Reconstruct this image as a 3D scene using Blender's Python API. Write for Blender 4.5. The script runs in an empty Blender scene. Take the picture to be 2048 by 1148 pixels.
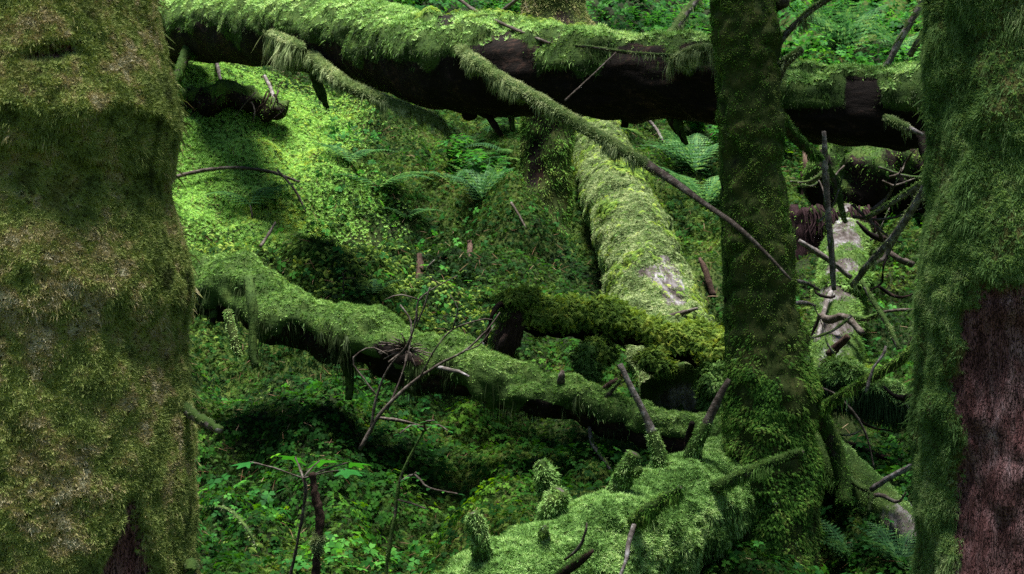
import bpy, math
import numpy as np

# ------------------------------------------------------------------ camera, sky, sun, exposure
SC = bpy.context.scene
COL = SC.collection
F = 2844.0                      # focal length in photo pixels (50 mm on 36 mm, 2048 px)
CZ = 1.6                        # camera height
cam_d = bpy.data.cameras.new("camera")
cam = bpy.data.objects.new("camera", cam_d)
COL.objects.link(cam)
cam.location = (0, 0, CZ)
cam.rotation_euler = (math.radians(90), 0, 0)
cam_d.lens = 50.0
cam_d.sensor_width = 36.0
cam_d.clip_start = 0.05
cam_d.clip_end = 600
cam_d.dof.use_dof = True
cam_d.dof.focus_distance = 8.0
cam_d.dof.aperture_fstop = 14.0
SC.camera = cam

SUN_EL, SUN_AZ = math.radians(85), math.radians(175)     # azimuth from +Y towards +X
w = bpy.data.worlds.new("World")
SC.world = w
w.use_nodes = True
nt = w.node_tree
sky = nt.nodes.new("ShaderNodeTexSky")
sky.sky_type = 'NISHITA'
sky.sun_disc = False
sky.sun_elevation = SUN_EL
sky.sun_rotation = SUN_AZ
bg = nt.nodes["Background"]
bg.inputs[1].default_value = 0.05
nt.links.new(sky.outputs[0], bg.inputs[0])

sd = bpy.data.lights.new("sun", 'SUN')
sd.energy = 5.0
sd.angle = math.radians(19)
sd.color = (1.0, 0.98, 0.94)
sun = bpy.data.objects.new("sun", sd)
COL.objects.link(sun)
from mathutils import Vector
sdir = Vector((math.sin(SUN_AZ) * math.cos(SUN_EL), math.cos(SUN_AZ) * math.cos(SUN_EL), math.sin(SUN_EL)))
sun.rotation_euler = sdir.to_track_quat('Z', 'Y').to_euler()
sun.location = (0, 0, 30)
SC.view_settings.view_transform = 'Standard'
SC.view_settings.look = 'None'
SC.view_settings.exposure = 1.72
SC.view_settings.gamma = 1.0
SC.render.engine = 'CYCLES'
SC.cycles.max_bounces = 6
SC.cycles.diffuse_bounces = 2
SC.cycles.transmission_bounces = 3
SC.cycles.use_denoising = False
SC.cycles.denoising_prefilter = 'ACCURATE'
SC.cycles.denoising_input_passes = 'RGB_ALBEDO_NORMAL'

R = np.random.default_rng(7)

# ------------------------------------------------------------------ small maths
def A(*v): return np.array(v, dtype=float)
def P(px, py, d):
    return A((px - 1024) / F * d, d, CZ + (574 - py) / F * d)
def nrm(v):
    return v / np.maximum(np.linalg.norm(v, axis=-1, keepdims=True), 1e-9)
def sstep(a, b, x):
    t = np.clip((x - a) / (b - a), 0, 1)
    return t * t * (3 - 2 * t)

def _hash(ix, iy, iz, seed):
    h = (ix.astype(np.int64) * 374761393 + iy.astype(np.int64) * 668265263 + iz.astype(np.int64) * 2147483647 + seed * 1274126177) & 0xffffffff
    h = ((h ^ (h >> 13)) * 1274126177) & 0xffffffff
    h = (h ^ (h >> 16)) & 0xffff
    return h / 65535.0
def vnoise(p, s, seed=0):
    """value noise in -1..1 of points p (n,3) at frequency s"""
    q = np.asarray(p) * s
    i = np.floor(q); f = q - i; f = f * f * (3 - 2 * f); i = i.astype(np.int64)
    r = 0
    for dx in (0, 1):
        wx = f[..., 0] if dx else 1 - f[..., 0]
        for dy in (0, 1):
            wy = f[..., 1] if dy else 1 - f[..., 1]
            for dz in (0, 1):
                wz = f[..., 2] if dz else 1 - f[..., 2]
                r = r + wx * wy * wz * _hash(i[..., 0] + dx, i[..., 1] + dy, i[..., 2] + dz, seed)
    return r * 2 - 1
def fbm(p, s, o=3, seed=0):
    r = 0; a = 1.0
    for k in range(o):
        r = r + a * vnoise(p, s * 2.03 ** k, seed + k * 17); a *= 0.5
    return r

def catmull(pts, n_or_step, step=True):
    pts = np.asarray(pts, float)
    P0 = np.vstack([2 * pts[0] - pts[1], pts, 2 * pts[-1] - pts[-2]])
    fine = []
    for i in range(len(pts) - 1):
        a, b, c, d = P0[i:i + 4]
        t = np.linspace(0, 1, 40, endpoint=False)[:, None]
        fine.append(0.5 * ((2 * b) + (-a + c) * t + (2 * a - 5 * b + 4 * c - d) * t ** 2 + (-a + 3 * b - 3 * c + d) * t ** 3))
    fine = np.vstack(fine + [pts[-1:]])
    L = np.concatenate([[0], np.cumsum(np.linalg.norm(np.diff(fine[:, :3], axis=0), axis=1))])
    n = max(3, int(L[-1] / n_or_step) + 1) if step else n_or_step
    s = np.linspace(0, L[-1], n)
    return np.stack([np.interp(s, L, fine[:, k]) for k in range(fine.shape[1])], 1)

# ------------------------------------------------------------------ materials
def new_mat(name):
    m = bpy.data.materials.new(name); m.use_nodes = True
    t = m.node_tree
    for n in list(t.nodes): t.nodes.remove(n)
    out = t.nodes.new("ShaderNodeOutputMaterial")
    return m, t, out
def N(t, typ, **kw):
    n = t.nodes.new(typ)
    for k, v in kw.items():
        if isinstance(k, str) and hasattr(n, k): setattr(n, k, v)
    return n
def ramp(t, cols, fac):
    r = t.nodes.new("ShaderNodeValToRGB")
    e = r.color_ramp.elements
    while len(e) < len(cols): e.new(0.5)
    for i, c in enumerate(cols):
        e[i].position = c[0]; e[i].color = (*c[1], 1)
    t.links.new(fac, r.inputs[0])
    return r.outputs[0]
def noise(t, scale, detail=4, rough=0.6, co=None):
    n = t.nodes.new("ShaderNodeTexNoise"); n.inputs["Scale"].default_value = scale
    n.inputs["Detail"].default_value = detail; n.inputs["Roughness"].default_value = rough
    if co is None:
        c = t.nodes.new("ShaderNodeTexCoord"); co = c.outputs["Object"]
    t.links.new(co, n.inputs["Vector"])
    return n.outputs["Fac"]
def math_n(t, op, a, b=None, clamp=False):
    m = t.nodes.new("ShaderNodeMath"); m.operation = op; m.use_clamp = clamp
    for i, v in enumerate((a, b)):
        if v is None: continue
        if isinstance(v, (int, float)): m.inputs[i].default_value = v
        else: t.links.new(v, m.inputs[i])
    return m.outputs[0]
def mixc(t, fac, a, b):
    m = t.nodes.new("ShaderNodeMix"); m.data_type = 'RGBA'
    for s, v in ((0, fac), (6, a), (7, b)):
        if isinstance(v, (int, float)): m.inputs[s].default_value = v
        elif isinstance(v, tuple): m.inputs[s].default_value = (*v, 1)
        else: t.links.new(v, m.inputs[s])
    return m.outputs[2]

def foliage_mat(name, cols, scale=1.5, transl=0.35, rndw=0.5, rough=0.7, spec=0.08, lichen=False, clump=22):
    """leaf or moss: colour from patchy noise and a per-blade random value"""
    m, t, out = new_mat(name)
    at = t.nodes.new("ShaderNodeAttribute"); at.attribute_name = "rnd"
    n1 = noise(t, scale, 3)
    n1 = math_n(t, 'MULTIPLY', math_n(t, 'SUBTRACT', n1, 0.5), 1.8)
    n1 = math_n(t, 'ADD', n1, math_n(t, 'MULTIPLY', math_n(t, 'SUBTRACT', noise(t, clump, 3, 0.6), 0.5), 1.3))
    f = math_n(t, 'ADD', math_n(t, 'ADD', n1, 0.5 * (1 - rndw) + 0.0), math_n(t, 'MULTIPLY', at.outputs["Fac"], rndw), True)
    c = ramp(t, cols, f)
    if lichen:      # small pale blue grey crusts and reddish dead patches that belong to the surface
        c = mixc(t, math_n(t, 'MULTIPLY', math_n(t, 'SUBTRACT', noise(t, 5.5, 5, 0.75), 0.64), 9.0, True), c, (0.22, 0.27, 0.25))
        co2 = t.nodes.new("ShaderNodeTexCoord"); mp2 = t.nodes.new("ShaderNodeMapping"); mp2.inputs["Location"].default_value = (3.1, 7.7, 1.3)
        t.links.new(co2.outputs["Object"], mp2.inputs[0])
        c = mixc(t, math_n(t, 'MULTIPLY', math_n(t, 'SUBTRACT', noise(t, 3.6, 5, 0.7, mp2.outputs[0]), 0.55), 4.0, True), c, (0.17, 0.115, 0.055))
    b = t.nodes.new("ShaderNodeBsdfPrincipled")
    b.inputs["Roughness"].default_value = rough
    b.inputs["Specular IOR Level"].default_value = spec
    t.links.new(c, b.inputs["Base Color"])
    tr = t.nodes.new("ShaderNodeBsdfTranslucent")
    hs = t.nodes.new("ShaderNodeHueSaturation"); hs.inputs["Hue"].default_value = 0.48; hs.inputs["Saturation"].default_value = 1.1; hs.inputs["Value"].default_value = 1.2
    t.links.new(c, hs.inputs["Color"]); t.links.new(hs.outputs[0], tr.inputs[0])
    mx = t.nodes.new("ShaderNodeMixShader"); mx.inputs[0].default_value = transl
    t.links.new(b.outputs[0], mx.inputs[1]); t.links.new(tr.outputs[0], mx.inputs[2])
    t.links.new(mx.outputs[0], out.inputs[0])
    return m

def body_mat(name, bark, moss, bscale=14, stretch=(1, 1, 1), bump=0.5, plates=False, rough=0.85):
    """bark under moss; the mesh attribute 'moss' says where the moss grows"""
    m, t, out = new_mat(name)
    co = t.nodes.new("ShaderNodeTexCoord")
    mp = t.nodes.new("ShaderNodeMapping"); mp.inputs["Scale"].default_value = stretch
    t.links.new(co.outputs["Object"], mp.inputs[0])
    n1 = noise(t, bscale, 6, 0.7, mp.outputs[0])
    n3 = noise(t, bscale * 0.25, 3, 0.6, co.outputs["Object"])
    cb = ramp(t, bark, math_n(t, 'ADD', math_n(t, 'MULTIPLY', n1, 0.6), math_n(t, 'MULTIPLY', n3, 0.4)))
    h = n1
    if plates:
        v = t.nodes.new("ShaderNodeTexVoronoi"); v.feature = 'DISTANCE_TO_EDGE'; v.inputs["Scale"].default_value = bscale * 1.1
        mv = t.nodes.new("ShaderNodeVectorMath"); mv.operation = 'ADD'
        ns = t.nodes.new("ShaderNodeTexNoise"); ns.inputs["Scale"].default_value = bscale; ns.inputs["Detail"].default_value = 3
        t.links.new(mp.outputs[0], ns.inputs["Vector"])
        sc = t.nodes.new("ShaderNodeVectorMath"); sc.operation = 'SCALE'; sc.inputs["Scale"].default_value = 0.45
        t.links.new(ns.outputs["Color"], sc.inputs[0]); mp.inputs['Location'].default_value = (.3, .2, .1)
        t.links.new(mp.outputs[0], mv.inputs[0]); t.links.new(sc.outputs[0], mv.inputs[1]); t.links.new(mv.outputs[0], v.inputs["Vector"])
        e = math_n(t, 'MULTIPLY', v.outputs[0], 9.0, True)
        cb = mixc(t, e, tuple(x * 0.4 for x in bark[0][1]), cb)
        h = math_n(t, 'ADD', n1, math_n(t, 'MULTIPLY', e, 0.8))
    cm = ramp(t, moss, noise(t, 9, 5, 0.7))
    at = t.nodes.new("ShaderNodeAttribute"); at.attribute_name = "moss"
    n2 = noise(t, 26, 5, 0.7)
    fm = math_n(t, 'MULTIPLY', math_n(t, 'SUBTRACT', math_n(t, 'ADD', at.outputs["Fac"], math_n(t, 'MULTIPLY', n2, 0.8)), 0.75), 5.0, True)
    c = mixc(t, fm, cb, cm)
    b = t.nodes.new("ShaderNodeBsdfPrincipled"); b.inputs["Roughness"].default_value = rough; b.inputs["Specular IOR Level"].default_value = 0.08
    t.links.new(c, b.inputs["Base Color"])
    bp = t.nodes.new("ShaderNodeBump"); bp.inputs["Strength"].default_value = bump; bp.inputs["Distance"].default_value = 0.02
    t.links.new(h, bp.inputs["Height"]); t.links.new(bp.outputs[0], b.inputs["Normal"])
    t.links.new(b.outputs[0], out.inputs[0])
    return m

BARK_BLACK = [(0.25, (0.003, 0.0022, 0.002)), (0.52, (0.010, 0.007, 0.0055)), (0.64, (0.045, 0.024, 0.017)), (0.85, (0.09, 0.055, 0.04))]
BARK_RED = [(0.3, (0.035, 0.015, 0.016)), (0.46, (0.15, 0.066, 0.064)), (0.58, (0.25, 0.145, 0.145)), (0.72, (0.44, 0.36, 0.38))]
BARK_GREY = [(0.3, (0.022, 0.018, 0.015)), (0.5, (0.10, 0.085, 0.075)), (0.62, (0.24, 0.225, 0.22)), (0.8, (0.44, 0.44, 0.45))]
BARK_TWIG = [(0.3, (0.018, 0.013, 0.010)), (0.5, (0.060, 0.047, 0.038)), (0.72, (0.19, 0.17, 0.145))]
BARK_WOOD = [(0.35, (0.015, 0.009, 0.006)), (0.55, (0.055, 0.034, 0.025)), (0.8, (0.24, 0.16, 0.12))]
MB_OL = [(0.3, (0.040, 0.045, 0.014)), (0.5, (0.095, 0.105, 0.028)), (0.7, (0.14, 0.12, 0.045))]
MB_GR = [(0.3, (0.014, 0.028, 0.007)), (0.5, (0.035, 0.065, 0.014)), (0.7, (0.06, 0.09, 0.02))]

M_BARK_LOG = body_mat("dark_bark_and_moss", BARK_BLACK, MB_GR, 12, (1, 3, 3))
M_BARK_RED = body_mat("red_bark_and_moss", BARK_RED, MB_OL, 30, (1, 1, 0.24), 1.0, True)
MB_TR = [(0.3, (0.012, 0.020, 0.005)), (0.5, (0.032, 0.046, 0.011)), (0.7, (0.07, 0.07, 0.022))]
M_BARK_TRUNK = body_mat("dark_trunk_bark_and_moss", BARK_BLACK, MB_TR, 14, (1, 1, 0.5))  # black bark with a darker green moss body under the blades
M_BARK_GREY = body_mat("grey_bark_and_moss", BARK_GREY, MB_GR, 14, (2, 1, 1))
M_TWIG = body_mat("bare_twig_bark", BARK_TWIG, MB_GR, 40)
M_PALE = body_mat("pale_dead_wood", BARK_GREY, MB_GR, 40)
M_ROT = body_mat("rotten_red_wood", [(0.3, (0.006, 0.003, 0.003)), (0.5, (0.018, 0.008, 0.009)), (0.8, (0.08, 0.045, 0.048))], MB_GR, 10, (6, 6, 0.6), 1.0)
M_BARK_WORN = body_mat('worn_grey_bark_and_moss', [(0.34, (0.012, 0.009, 0.007)), (0.47, (0.055, 0.045, 0.04)), (0.56, (0.13, 0.12, 0.12)), (0.68, (0.34, 0.33, 0.34))], MB_GR, 20, (1, .35, .35), 1.0)
M_WOOD = body_mat("broken_brown_wood", BARK_WOOD, MB_GR, 12, (5, 5, 0.7), 1.0)

M_MOSS_OLIVE = foliage_mat("olive_moss", [(0.0, (0.053, 0.067, 0.022)), (0.3, (0.165, 0.220, 0.058)), (0.55, (0.287, 0.345, 0.097)), (0.75, (0.364, 0.299, 0.140)), (1.0, (0.514, 0.491, 0.322))], 4.5, 0.12, lichen=True)
M_MOSS_GREEN = foliage_mat("fresh_green_moss", [(0.0, (0.020, 0.053, 0.009)), (0.4, (0.076, 0.164, 0.032)), (0.7, (0.170, 0.307, 0.071)), (1.0, (0.323, 0.466, 0.153))], 3.0, 0.3)
M_MOSS_GREY = foliage_mat("grey_green_hanging_moss", [(0.0, (0.05, 0.075, 0.025)), (0.4, (0.17, 0.23, 0.09)), (0.7, (0.31, 0.39, 0.17)), (1.0, (0.48, 0.52, 0.28))], 5.0, 0.3)
M_MOSS_SHADE = foliage_mat('shade_painted_moss', [(0.0, (0.006, 0.012, 0.004)), (0.4, (0.018, 0.032, 0.009)), (0.7, (0.04, 0.06, 0.018)), (1.0, (0.08, 0.11, 0.05))], 4.0, 0.15)  # darker moss copy with the logs' underside shade put into its colour
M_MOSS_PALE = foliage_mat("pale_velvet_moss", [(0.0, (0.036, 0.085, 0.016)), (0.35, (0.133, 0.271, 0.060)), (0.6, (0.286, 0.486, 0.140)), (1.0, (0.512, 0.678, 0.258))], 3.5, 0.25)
M_MOSS_YELLOW = foliage_mat("yellow_feather_moss", [(0.0, (0.031, 0.071, 0.011)), (0.4, (0.109, 0.198, 0.031)), (0.75, (0.235, 0.341, 0.056)), (1.0, (0.326, 0.374, 0.069))], 5.0, 0.35)
M_MOSS_TRUNK = foliage_mat("brown_green_trunk_moss", [(0.0, (0.012, 0.044, 0.005)), (0.35, (0.049, 0.134, 0.017)), (0.6, (0.114, 0.247, 0.033)), (0.8, (0.157, 0.204, 0.042)), (1.0, (0.207, 0.433, 0.075))], 3.0, 0.15, lichen=True)
M_MOSS_COOL = foliage_mat("cool_green_moss", [(0.0, (0.040, 0.083, 0.022)), (0.4, (0.110, 0.209, 0.061)), (0.7, (0.190, 0.308, 0.099)), (1.0, (0.280, 0.363, 0.154))], 4.0, 0.4)
M_CLOVER = foliage_mat("clover_leaves", [(0.0, (0.002, 0.015, 0.002)), (0.4, (0.009, 0.045, 0.006)), (0.75, (0.029, 0.106, 0.011)), (1.0, (0.108, 0.244, 0.024))], 1.3, 0.45, 0.35, 0.65, 0.05, clump=5)
M_SPRAY = foliage_mat("ground_feather_moss", [(0.0, (0.003, 0.012, 0.003)), (0.4, (0.013, 0.042, 0.006)), (0.7, (0.044, 0.099, 0.013)), (0.92, (0.099, 0.163, 0.023)), (1.0, (0.083, 0.064, 0.023))], 1.4, 0.35, 0.4, clump=9)
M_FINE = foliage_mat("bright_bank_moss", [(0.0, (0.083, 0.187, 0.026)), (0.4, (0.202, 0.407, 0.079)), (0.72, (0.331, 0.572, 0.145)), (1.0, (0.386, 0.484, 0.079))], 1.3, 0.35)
M_FERN = foliage_mat("fern_green", [(0.0, (0.014, 0.049, 0.018)), (0.5, (0.046, 0.135, 0.041)), (1.0, (0.133, 0.246, 0.064))], 2.0, 0.4, 0.6, 0.6, 0.08)
M_LEAF = foliage_mat("broad_leaf_green", [(0.0, (0.007, 0.037, 0.008)), (0.5, (0.025, 0.127, 0.021)), (1.0, (0.094, 0.300, 0.042))], 1.0, 0.5, 0.6, 0.6, 0.07)
M_BIGLEAF = foliage_mat("deep_green_leaf", [(0.0, (0.014, 0.108, 0.014)), (1.0, (0.035, 0.216, 0.028))], 1.0, 0.4, 0.6, 0.5, 0.15)
M_NEEDLE = foliage_mat("conifer_needles", [(0.0, (0.01, 0.03, 0.01)), (1.0, (0.04, 0.08, 0.025))], 1.0, 0.15)

def soil_mat():
    m, t, out = new_mat("forest_soil")
    n1 = noise(t, 3.0, 6, 0.65)
    at = t.nodes.new("ShaderNodeAttribute"); at.attribute_name = "moss"
    c1 = ramp(t, [(0.3, (0.006, 0.008, 0.004)), (0.55, (0.014, 0.022, 0.006)), (0.75, (0.03, 0.045, 0.01))], n1)
    c2 = ramp(t, [(0.3, (0.02, 0.035, 0.008)), (0.6, (0.06, 0.09, 0.015)), (0.8, (0.10, 0.11, 0.02))], noise(t, 7.0, 6, 0.7))
    c = mixc(t, at.outputs["Fac"], c1, c2)
    b = t.nodes.new("ShaderNodeBsdfPrincipled"); b.inputs["Roughness"].default_value = 0.95; b.inputs["Specular IOR Level"].default_value = 0.1
    t.links.new(c, b.inputs["Base Color"])
    bp = t.nodes.new("ShaderNodeBump"); bp.inputs["Strength"].default_value = 0.8; bp.inputs["Distance"].default_value = 0.03
    t.links.new(noise(t, 25, 6, 0.7), bp.inputs["Height"]); t.links.new(bp.outputs[0], b.inputs["Normal"])
    t.links.new(b.outputs[0], out.inputs[0])
    return m
M_SOIL = soil_mat()

# ------------------------------------------------------------------ objects
def thing(name, label, cat, loc, group=None, kind=None):
    o = bpy.data.objects.new(name, None); COL.objects.link(o)
    o.location = tuple(float(x) for x in loc); o.empty_display_size = 0.1
    o["label"] = label; o["category"] = cat
    if group: o["group"] = group
    if kind: o["kind"] = kind
    return o
def origin(o):
    """world origin of a thing (parts and sub-parts share it)"""
    r = A(0, 0, 0)
    while o is not None:
        r = r + A(*o.location); o = o.parent
    return r
def build(name, V, faces, mat, parent=None, attrs=None, smooth=False, label=None):
    """faces: list of (n,k) index arrays"""
    me = bpy.data.meshes.new(name)
    V = np.asarray(V, float)
    if parent is not None: V = V - origin(parent)
    me.vertices.add(len(V)); me.vertices.foreach_set("co", V.astype(np.float32).ravel())
    loops = np.concatenate([f.ravel() for f in faces]).astype(np.int32)
    tot = np.concatenate([np.full(len(f), f.shape[1]) for f in faces])
    start = np.concatenate([[0], np.cumsum(tot)[:-1]]).astype(np.int32)
    me.loops.add(len(loops)); me.loops.foreach_set("vertex_index", loops)
    me.polygons.add(len(tot)); me.polygons.foreach_set("loop_start", start)
    if smooth: me.polygons.foreach_set("use_smooth", np.ones(len(tot), bool))
    me.update(calc_edges=True)
    for k, v in (attrs or {}).items():
        a = me.attributes.new(k, 'FLOAT', 'POINT'); a.data.foreach_set("value", np.asarray(v, np.float32).ravel())
    me.materials.append(mat)
    o = bpy.data.objects.new(name, me); COL.objects.link(o)
    if parent is not None: o.parent = parent
    if label: o["label"] = label
    return o

class Surf: pass
def tube(pts, radii, seg=24, step=0.03, ref=(0, 0, 1), shape=None, close=True):
    """a curved limb; shape(V, nrm, s, theta, C) -> (offset along normal, moss mask)"""
    pr = np.hstack([np.asarray(pts, float), np.asarray(radii, float)[:, None]])
    c = catmull(pr, step)
    C = c[:, :3]; r = np.maximum(c[:, 3], 0.001)
    T = nrm(np.gradient(C, axis=0))
    rf = np.tile(A(*ref), (len(C), 1))
    side = nrm(np.cross(T, rf)); up = np.cross(side, T)
    th = np.linspace(0, 2 * math.pi, seg, endpoint=False)
    ct, st = np.cos(th)[None, :, None], np.sin(th)[None, :, None]
    Nn = up[:, None, :] * ct + side[:, None, :] * st
    V = C[:, None, :] + Nn * r[:, None, None]
    s = Surf(); n = len(C)
    s.L = np.linspace(0, 1, n)[:, None] * np.ones((1, seg)); s.th = np.ones((n, 1)) * th[None, :]
    if shape is not None:
        off, m = shape(V, Nn, s.L, s.th)
        V = V + Nn * off[..., None]
    else: m = np.zeros(V.shape[:2])
    s.V, s.m, s.n, s.seg, s.T = V, np.clip(m, 0, 1), n, seg, T
    # real normals
    dU = np.gradient(V, axis=0); dV = np.roll(V, -1, 1) - np.roll(V, 1, 1)
    NN = nrm(np.cross(dV, dU)); flip = np.sign((NN * Nn).sum(-1, keepdims=True)); flip[flip == 0] = 1
    s.N = NN * flip
    i = np.arange(n - 1)[:, None]; j = np.arange(seg)[None, :]
    a = i * seg + j; b = i * seg + (j + 1) % seg
    s.Q = np.stack([a, b, b + seg, a + seg], -1).reshape(-1, 4)
    s.verts = V.reshape(-1, 3); s.faces = [s.Q]
    if close:
        c0, c1 = V[0].mean(0), V[-1].mean(0)
        k = len(s.verts); s.verts = np.vstack([s.verts, c0, c1])
        jj = np.arange(seg)
        s.faces.append(np.stack([(jj + 1) % seg, jj, np.full(seg, k)], 1))
        o = (n - 1) * seg
        s.faces.append(np.stack([o + jj, o + (jj + 1) % seg, np.full(seg, k + 1)], 1))
    s.mv = np.concatenate([s.m.ravel(), [0] * (len(s.verts) - n * seg)])
    return s

def sample(s, count=None, density=None, weight=None):
    """random points on a tube or grid surface: pos, normal, tangent, mask"""
    V = s.V.reshape(-1, 3); Nv = s.N.reshape(-1, 3); Q = s.Q
    a, b, c, d = (V[Q[:, k]] for k in range(4))
    area = 0.5 * np.linalg.norm(np.cross(b - a, d - a), axis=1) + 0.5 * np.linalg.norm(np.cross(c - b, d - c), axis=1)
    wv = s.m.ravel() if weight is None else np.asarray(weight).ravel()
    wf = wv[Q].mean(1); W = area * wf
    if count is None: count = int(W.sum() * density)
    if count < 1: return None
    f = R.choice(len(Q), count, p=W / W.sum())
    u, v = R.random((2, count, 1))
    def bl(X):
        return X[Q[f, 0]] * (1 - u) * (1 - v) + X[Q[f, 1]] * u * (1 - v) + X[Q[f, 2]] * u * v + X[Q[f, 3]] * (1 - u) * v
    return bl(V), nrm(bl(Nv)), wf[f]

def blades(p, n, L, W, spread=0.6, droop=0.3, curl=0.3, bias=None, flat=False):
    """curved strands: 5 vertices each (quad + tip)"""
    k = len(p)
    L = np.asarray(L) * np.ones(k); W = np.asarray(W) * np.ones(k)
    L = L * R.uniform(0.55, 1.35, k)
    sw = np.stack([vnoise(p, 19, 301 + q) + .6 * vnoise(p, 43, 311 + q) for q in range(3)], 1)
    L = L * (1 + .35 * vnoise(p, 30, 321))
    d = nrm(n + sw * spread * 0.9 + R.normal(0, 1, (k, 3)) * spread * 0.4 + A(0, 0, -1) * np.reshape(droop, (-1, 1)) + (0 if bias is None else bias))
    d2 = nrm(d + A(0, 0, -1) * np.reshape(curl, (-1, 1)) + R.normal(0, 0.25, (k, 3)))
    wd = nrm(np.cross(d, R.normal(0, 1, (k, 3)))) * W[:, None] * 0.5
    p = p - n * 0.004
    mid = p + d * L[:, None] * 0.5
    tip = mid + d2 * L[:, None] * 0.5
    V = np.stack([p - wd, p + wd, mid + wd * 0.85, mid - wd * 0.85, tip], 1).reshape(-1, 3)
    b = np.arange(k)[:, None] * 5
    q = b + A(0, 1, 2, 3).astype(int); t = b + A(3, 2, 4).astype(int)
    return V, [q, t], np.repeat(np.clip(.5 + .38 * vnoise(p, 38, 331) + .22 * vnoise(p, 90, 332) + R.normal(0, .17, k), 0, 1), 5)

def merge(parts):
    """parts: list of (V, faces, rnd)"""
    Vs, Fs, Rs, off = [], {}, [], 0
    for V, fs, rn in parts:
        Vs.append(V); Rs.append(rn)
        for f in fs: Fs.setdefault(f.shape[1], []).append(f + off)
        off += len(V)
    return np.vstack(Vs), [np.vstack(v) for v in Fs.values()], np.concatenate(Rs)
def build_f(name, parts, mat, parent, label=None):
    V, Fc, rn = merge(parts) if isinstance(parts, list) else parts
    return build(name, V, Fc, mat, parent, {"rnd": rn}, label=label)

def bake(tv, tf, pos, X, Y, Z, sc, rnd=None):
    """copies of one template placed into one mesh"""
    k = len(pos); sc = np.reshape(sc, (-1, 1, 1)) * np.ones((k, 1, 1))
    V = (tv[None, :, 0:1] * X[:, None, :] + tv[None, :, 1:2] * Y[:, None, :] + tv[None, :, 2:3] * Z[:, None, :]) * sc + pos[:, None, :]
    m = len(tv)
    fs = [(f[None] + np.arange(k)[:, None, None] * m).reshape(-1, f.shape[1]) for f in tf]
    rn = R.random(k) if rnd is None else rnd
    return V.reshape(-1, 3), fs, np.repeat(rn, m)
def frame(n, jitter=0.3, heading=None):
    k = len(n)
    Z = nrm(n + R.normal(0, jitter, (k, 3)))
    h = R.normal(0, 1, (k, 3)) if heading is None else heading
    X = nrm(np.cross(Z, h)); Y = np.cross(Z, X)
    return X, Y, Z

# --- templates
def t_clover():
    V, Fq = [], []
    for k in range(3):
        a = k * 2.094
        c, s = math.cos(a), math.sin(a)
        pts = [(0, 0, 0.55), (0.42, -0.42, 0.60), (0.95, -0.38, 0.42), (0.80, 0.0, 0.50), (0.95, 0.38, 0.42), (0.42, 0.42, 0.60)]
        b = len(V)
        V += [(x * c - y * s, x * s + y * c, z) for x, y, z in pts]
        Fq += [(b, b + 1, b + 2, b + 3), (b, b + 3, b + 4, b + 5)]
    return A(*[v for v in V]).reshape(-1, 3), [np.array(Fq)]
def t_spray(n=8):
    """a small feather-moss frond arching forward along +X"""
    V, Fq = [], []
    for i in range(n):
        t = (i + 0.5) / n; x = t * 1.0; z = 0.35 * math.sin(t * 2.4)
        l = 0.34 * (1 - abs(t - 0.35) * 1.2)
        for sd in (-1, 1):
            b = len(V)
            V += [(x - 0.03, 0, z), (x + 0.06, 0, z), (x + 0.15, sd * l, z - 0.10), (x + 0.05, sd * l * 0.7, z - 0.02)]
            Fq.append((b, b + 1, b + 2, b + 3))
    b = len(V); V += [(0.9, -0.05, 0.25), (0.9, 0.05, 0.25), (1.2, 0, 0.12)]
    return np.array(V, float), [np.array(Fq), np.array([(b, b + 1, b + 2)])]
def t_star(n=5):
    V, Ft = [], []
    for k in range(n):
        a = k * 2 * math.pi / n + R.uniform(-0.3, 0.3); e = R.uniform(0.2, 0.9)
        d = A(math.cos(a) * math.cos(e), math.sin(a) * math.cos(e), math.sin(e)); wv = A(-math.sin(a), math.cos(a), 0) * 0.13
        b = len(V); V += [d * 0.05 - wv, d * 0.05 + wv, d]
        Ft.append((b, b + 1, b + 2))
    return np.array(V), [np.array(Ft)]
TC, TSP, TST = t_clover(), t_spray(), t_star(6)

# ------------------------------------------------------------------ terrain
PROF = np.array([(-80, 10), (-30, 3), (-8, 0.4), (-2, -0.3), (2, -0.3), (4, -.22), (6, .1), (7, .25), (8, .45), (9, .75), (10, 1.1), (11, 1.45), (12, 1.9), (13, 2.4), (14, 2.9), (15, 3.4), (16, 3.8), (18, 4.6), (20, 5.4), (25, 7.6), (30, 9.8), (45, 16.6), (100, 40), (200, 70)], float)  # unseen rise behind the camera, shaped to cut low sky light
BUMPS = []  # (x, y, size x, size y, height)
def bump_at(px, d, sx, sy, h): BUMPS.append(((px - 1024) / F * d, d, sx, sy, h))
bump_at(640, 10.9, 1.0, .50, .30); bump_at(840, 11.6, .35, .35, .16)
bump_at(745, 12.0, .55, .38, -.42); bump_at(480, 13.2, .9, .8, .22)
bump_at(600, 8.7, .45, .40, .28); bump_at(860, 8.9, .5, .4, .10)
bump_at(850, 7.8, .5, .5, -.12); bump_at(480, 8.0, .3, .3, -.1)
bump_at(1500, 10.4, .6, .8, -.35); bump_at(1300, 9.0, .5, .4, -.25)
bump_at(1040, 12.6, .45, .4, .25); bump_at(1800, 11.5, .6, .8, .25)
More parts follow.
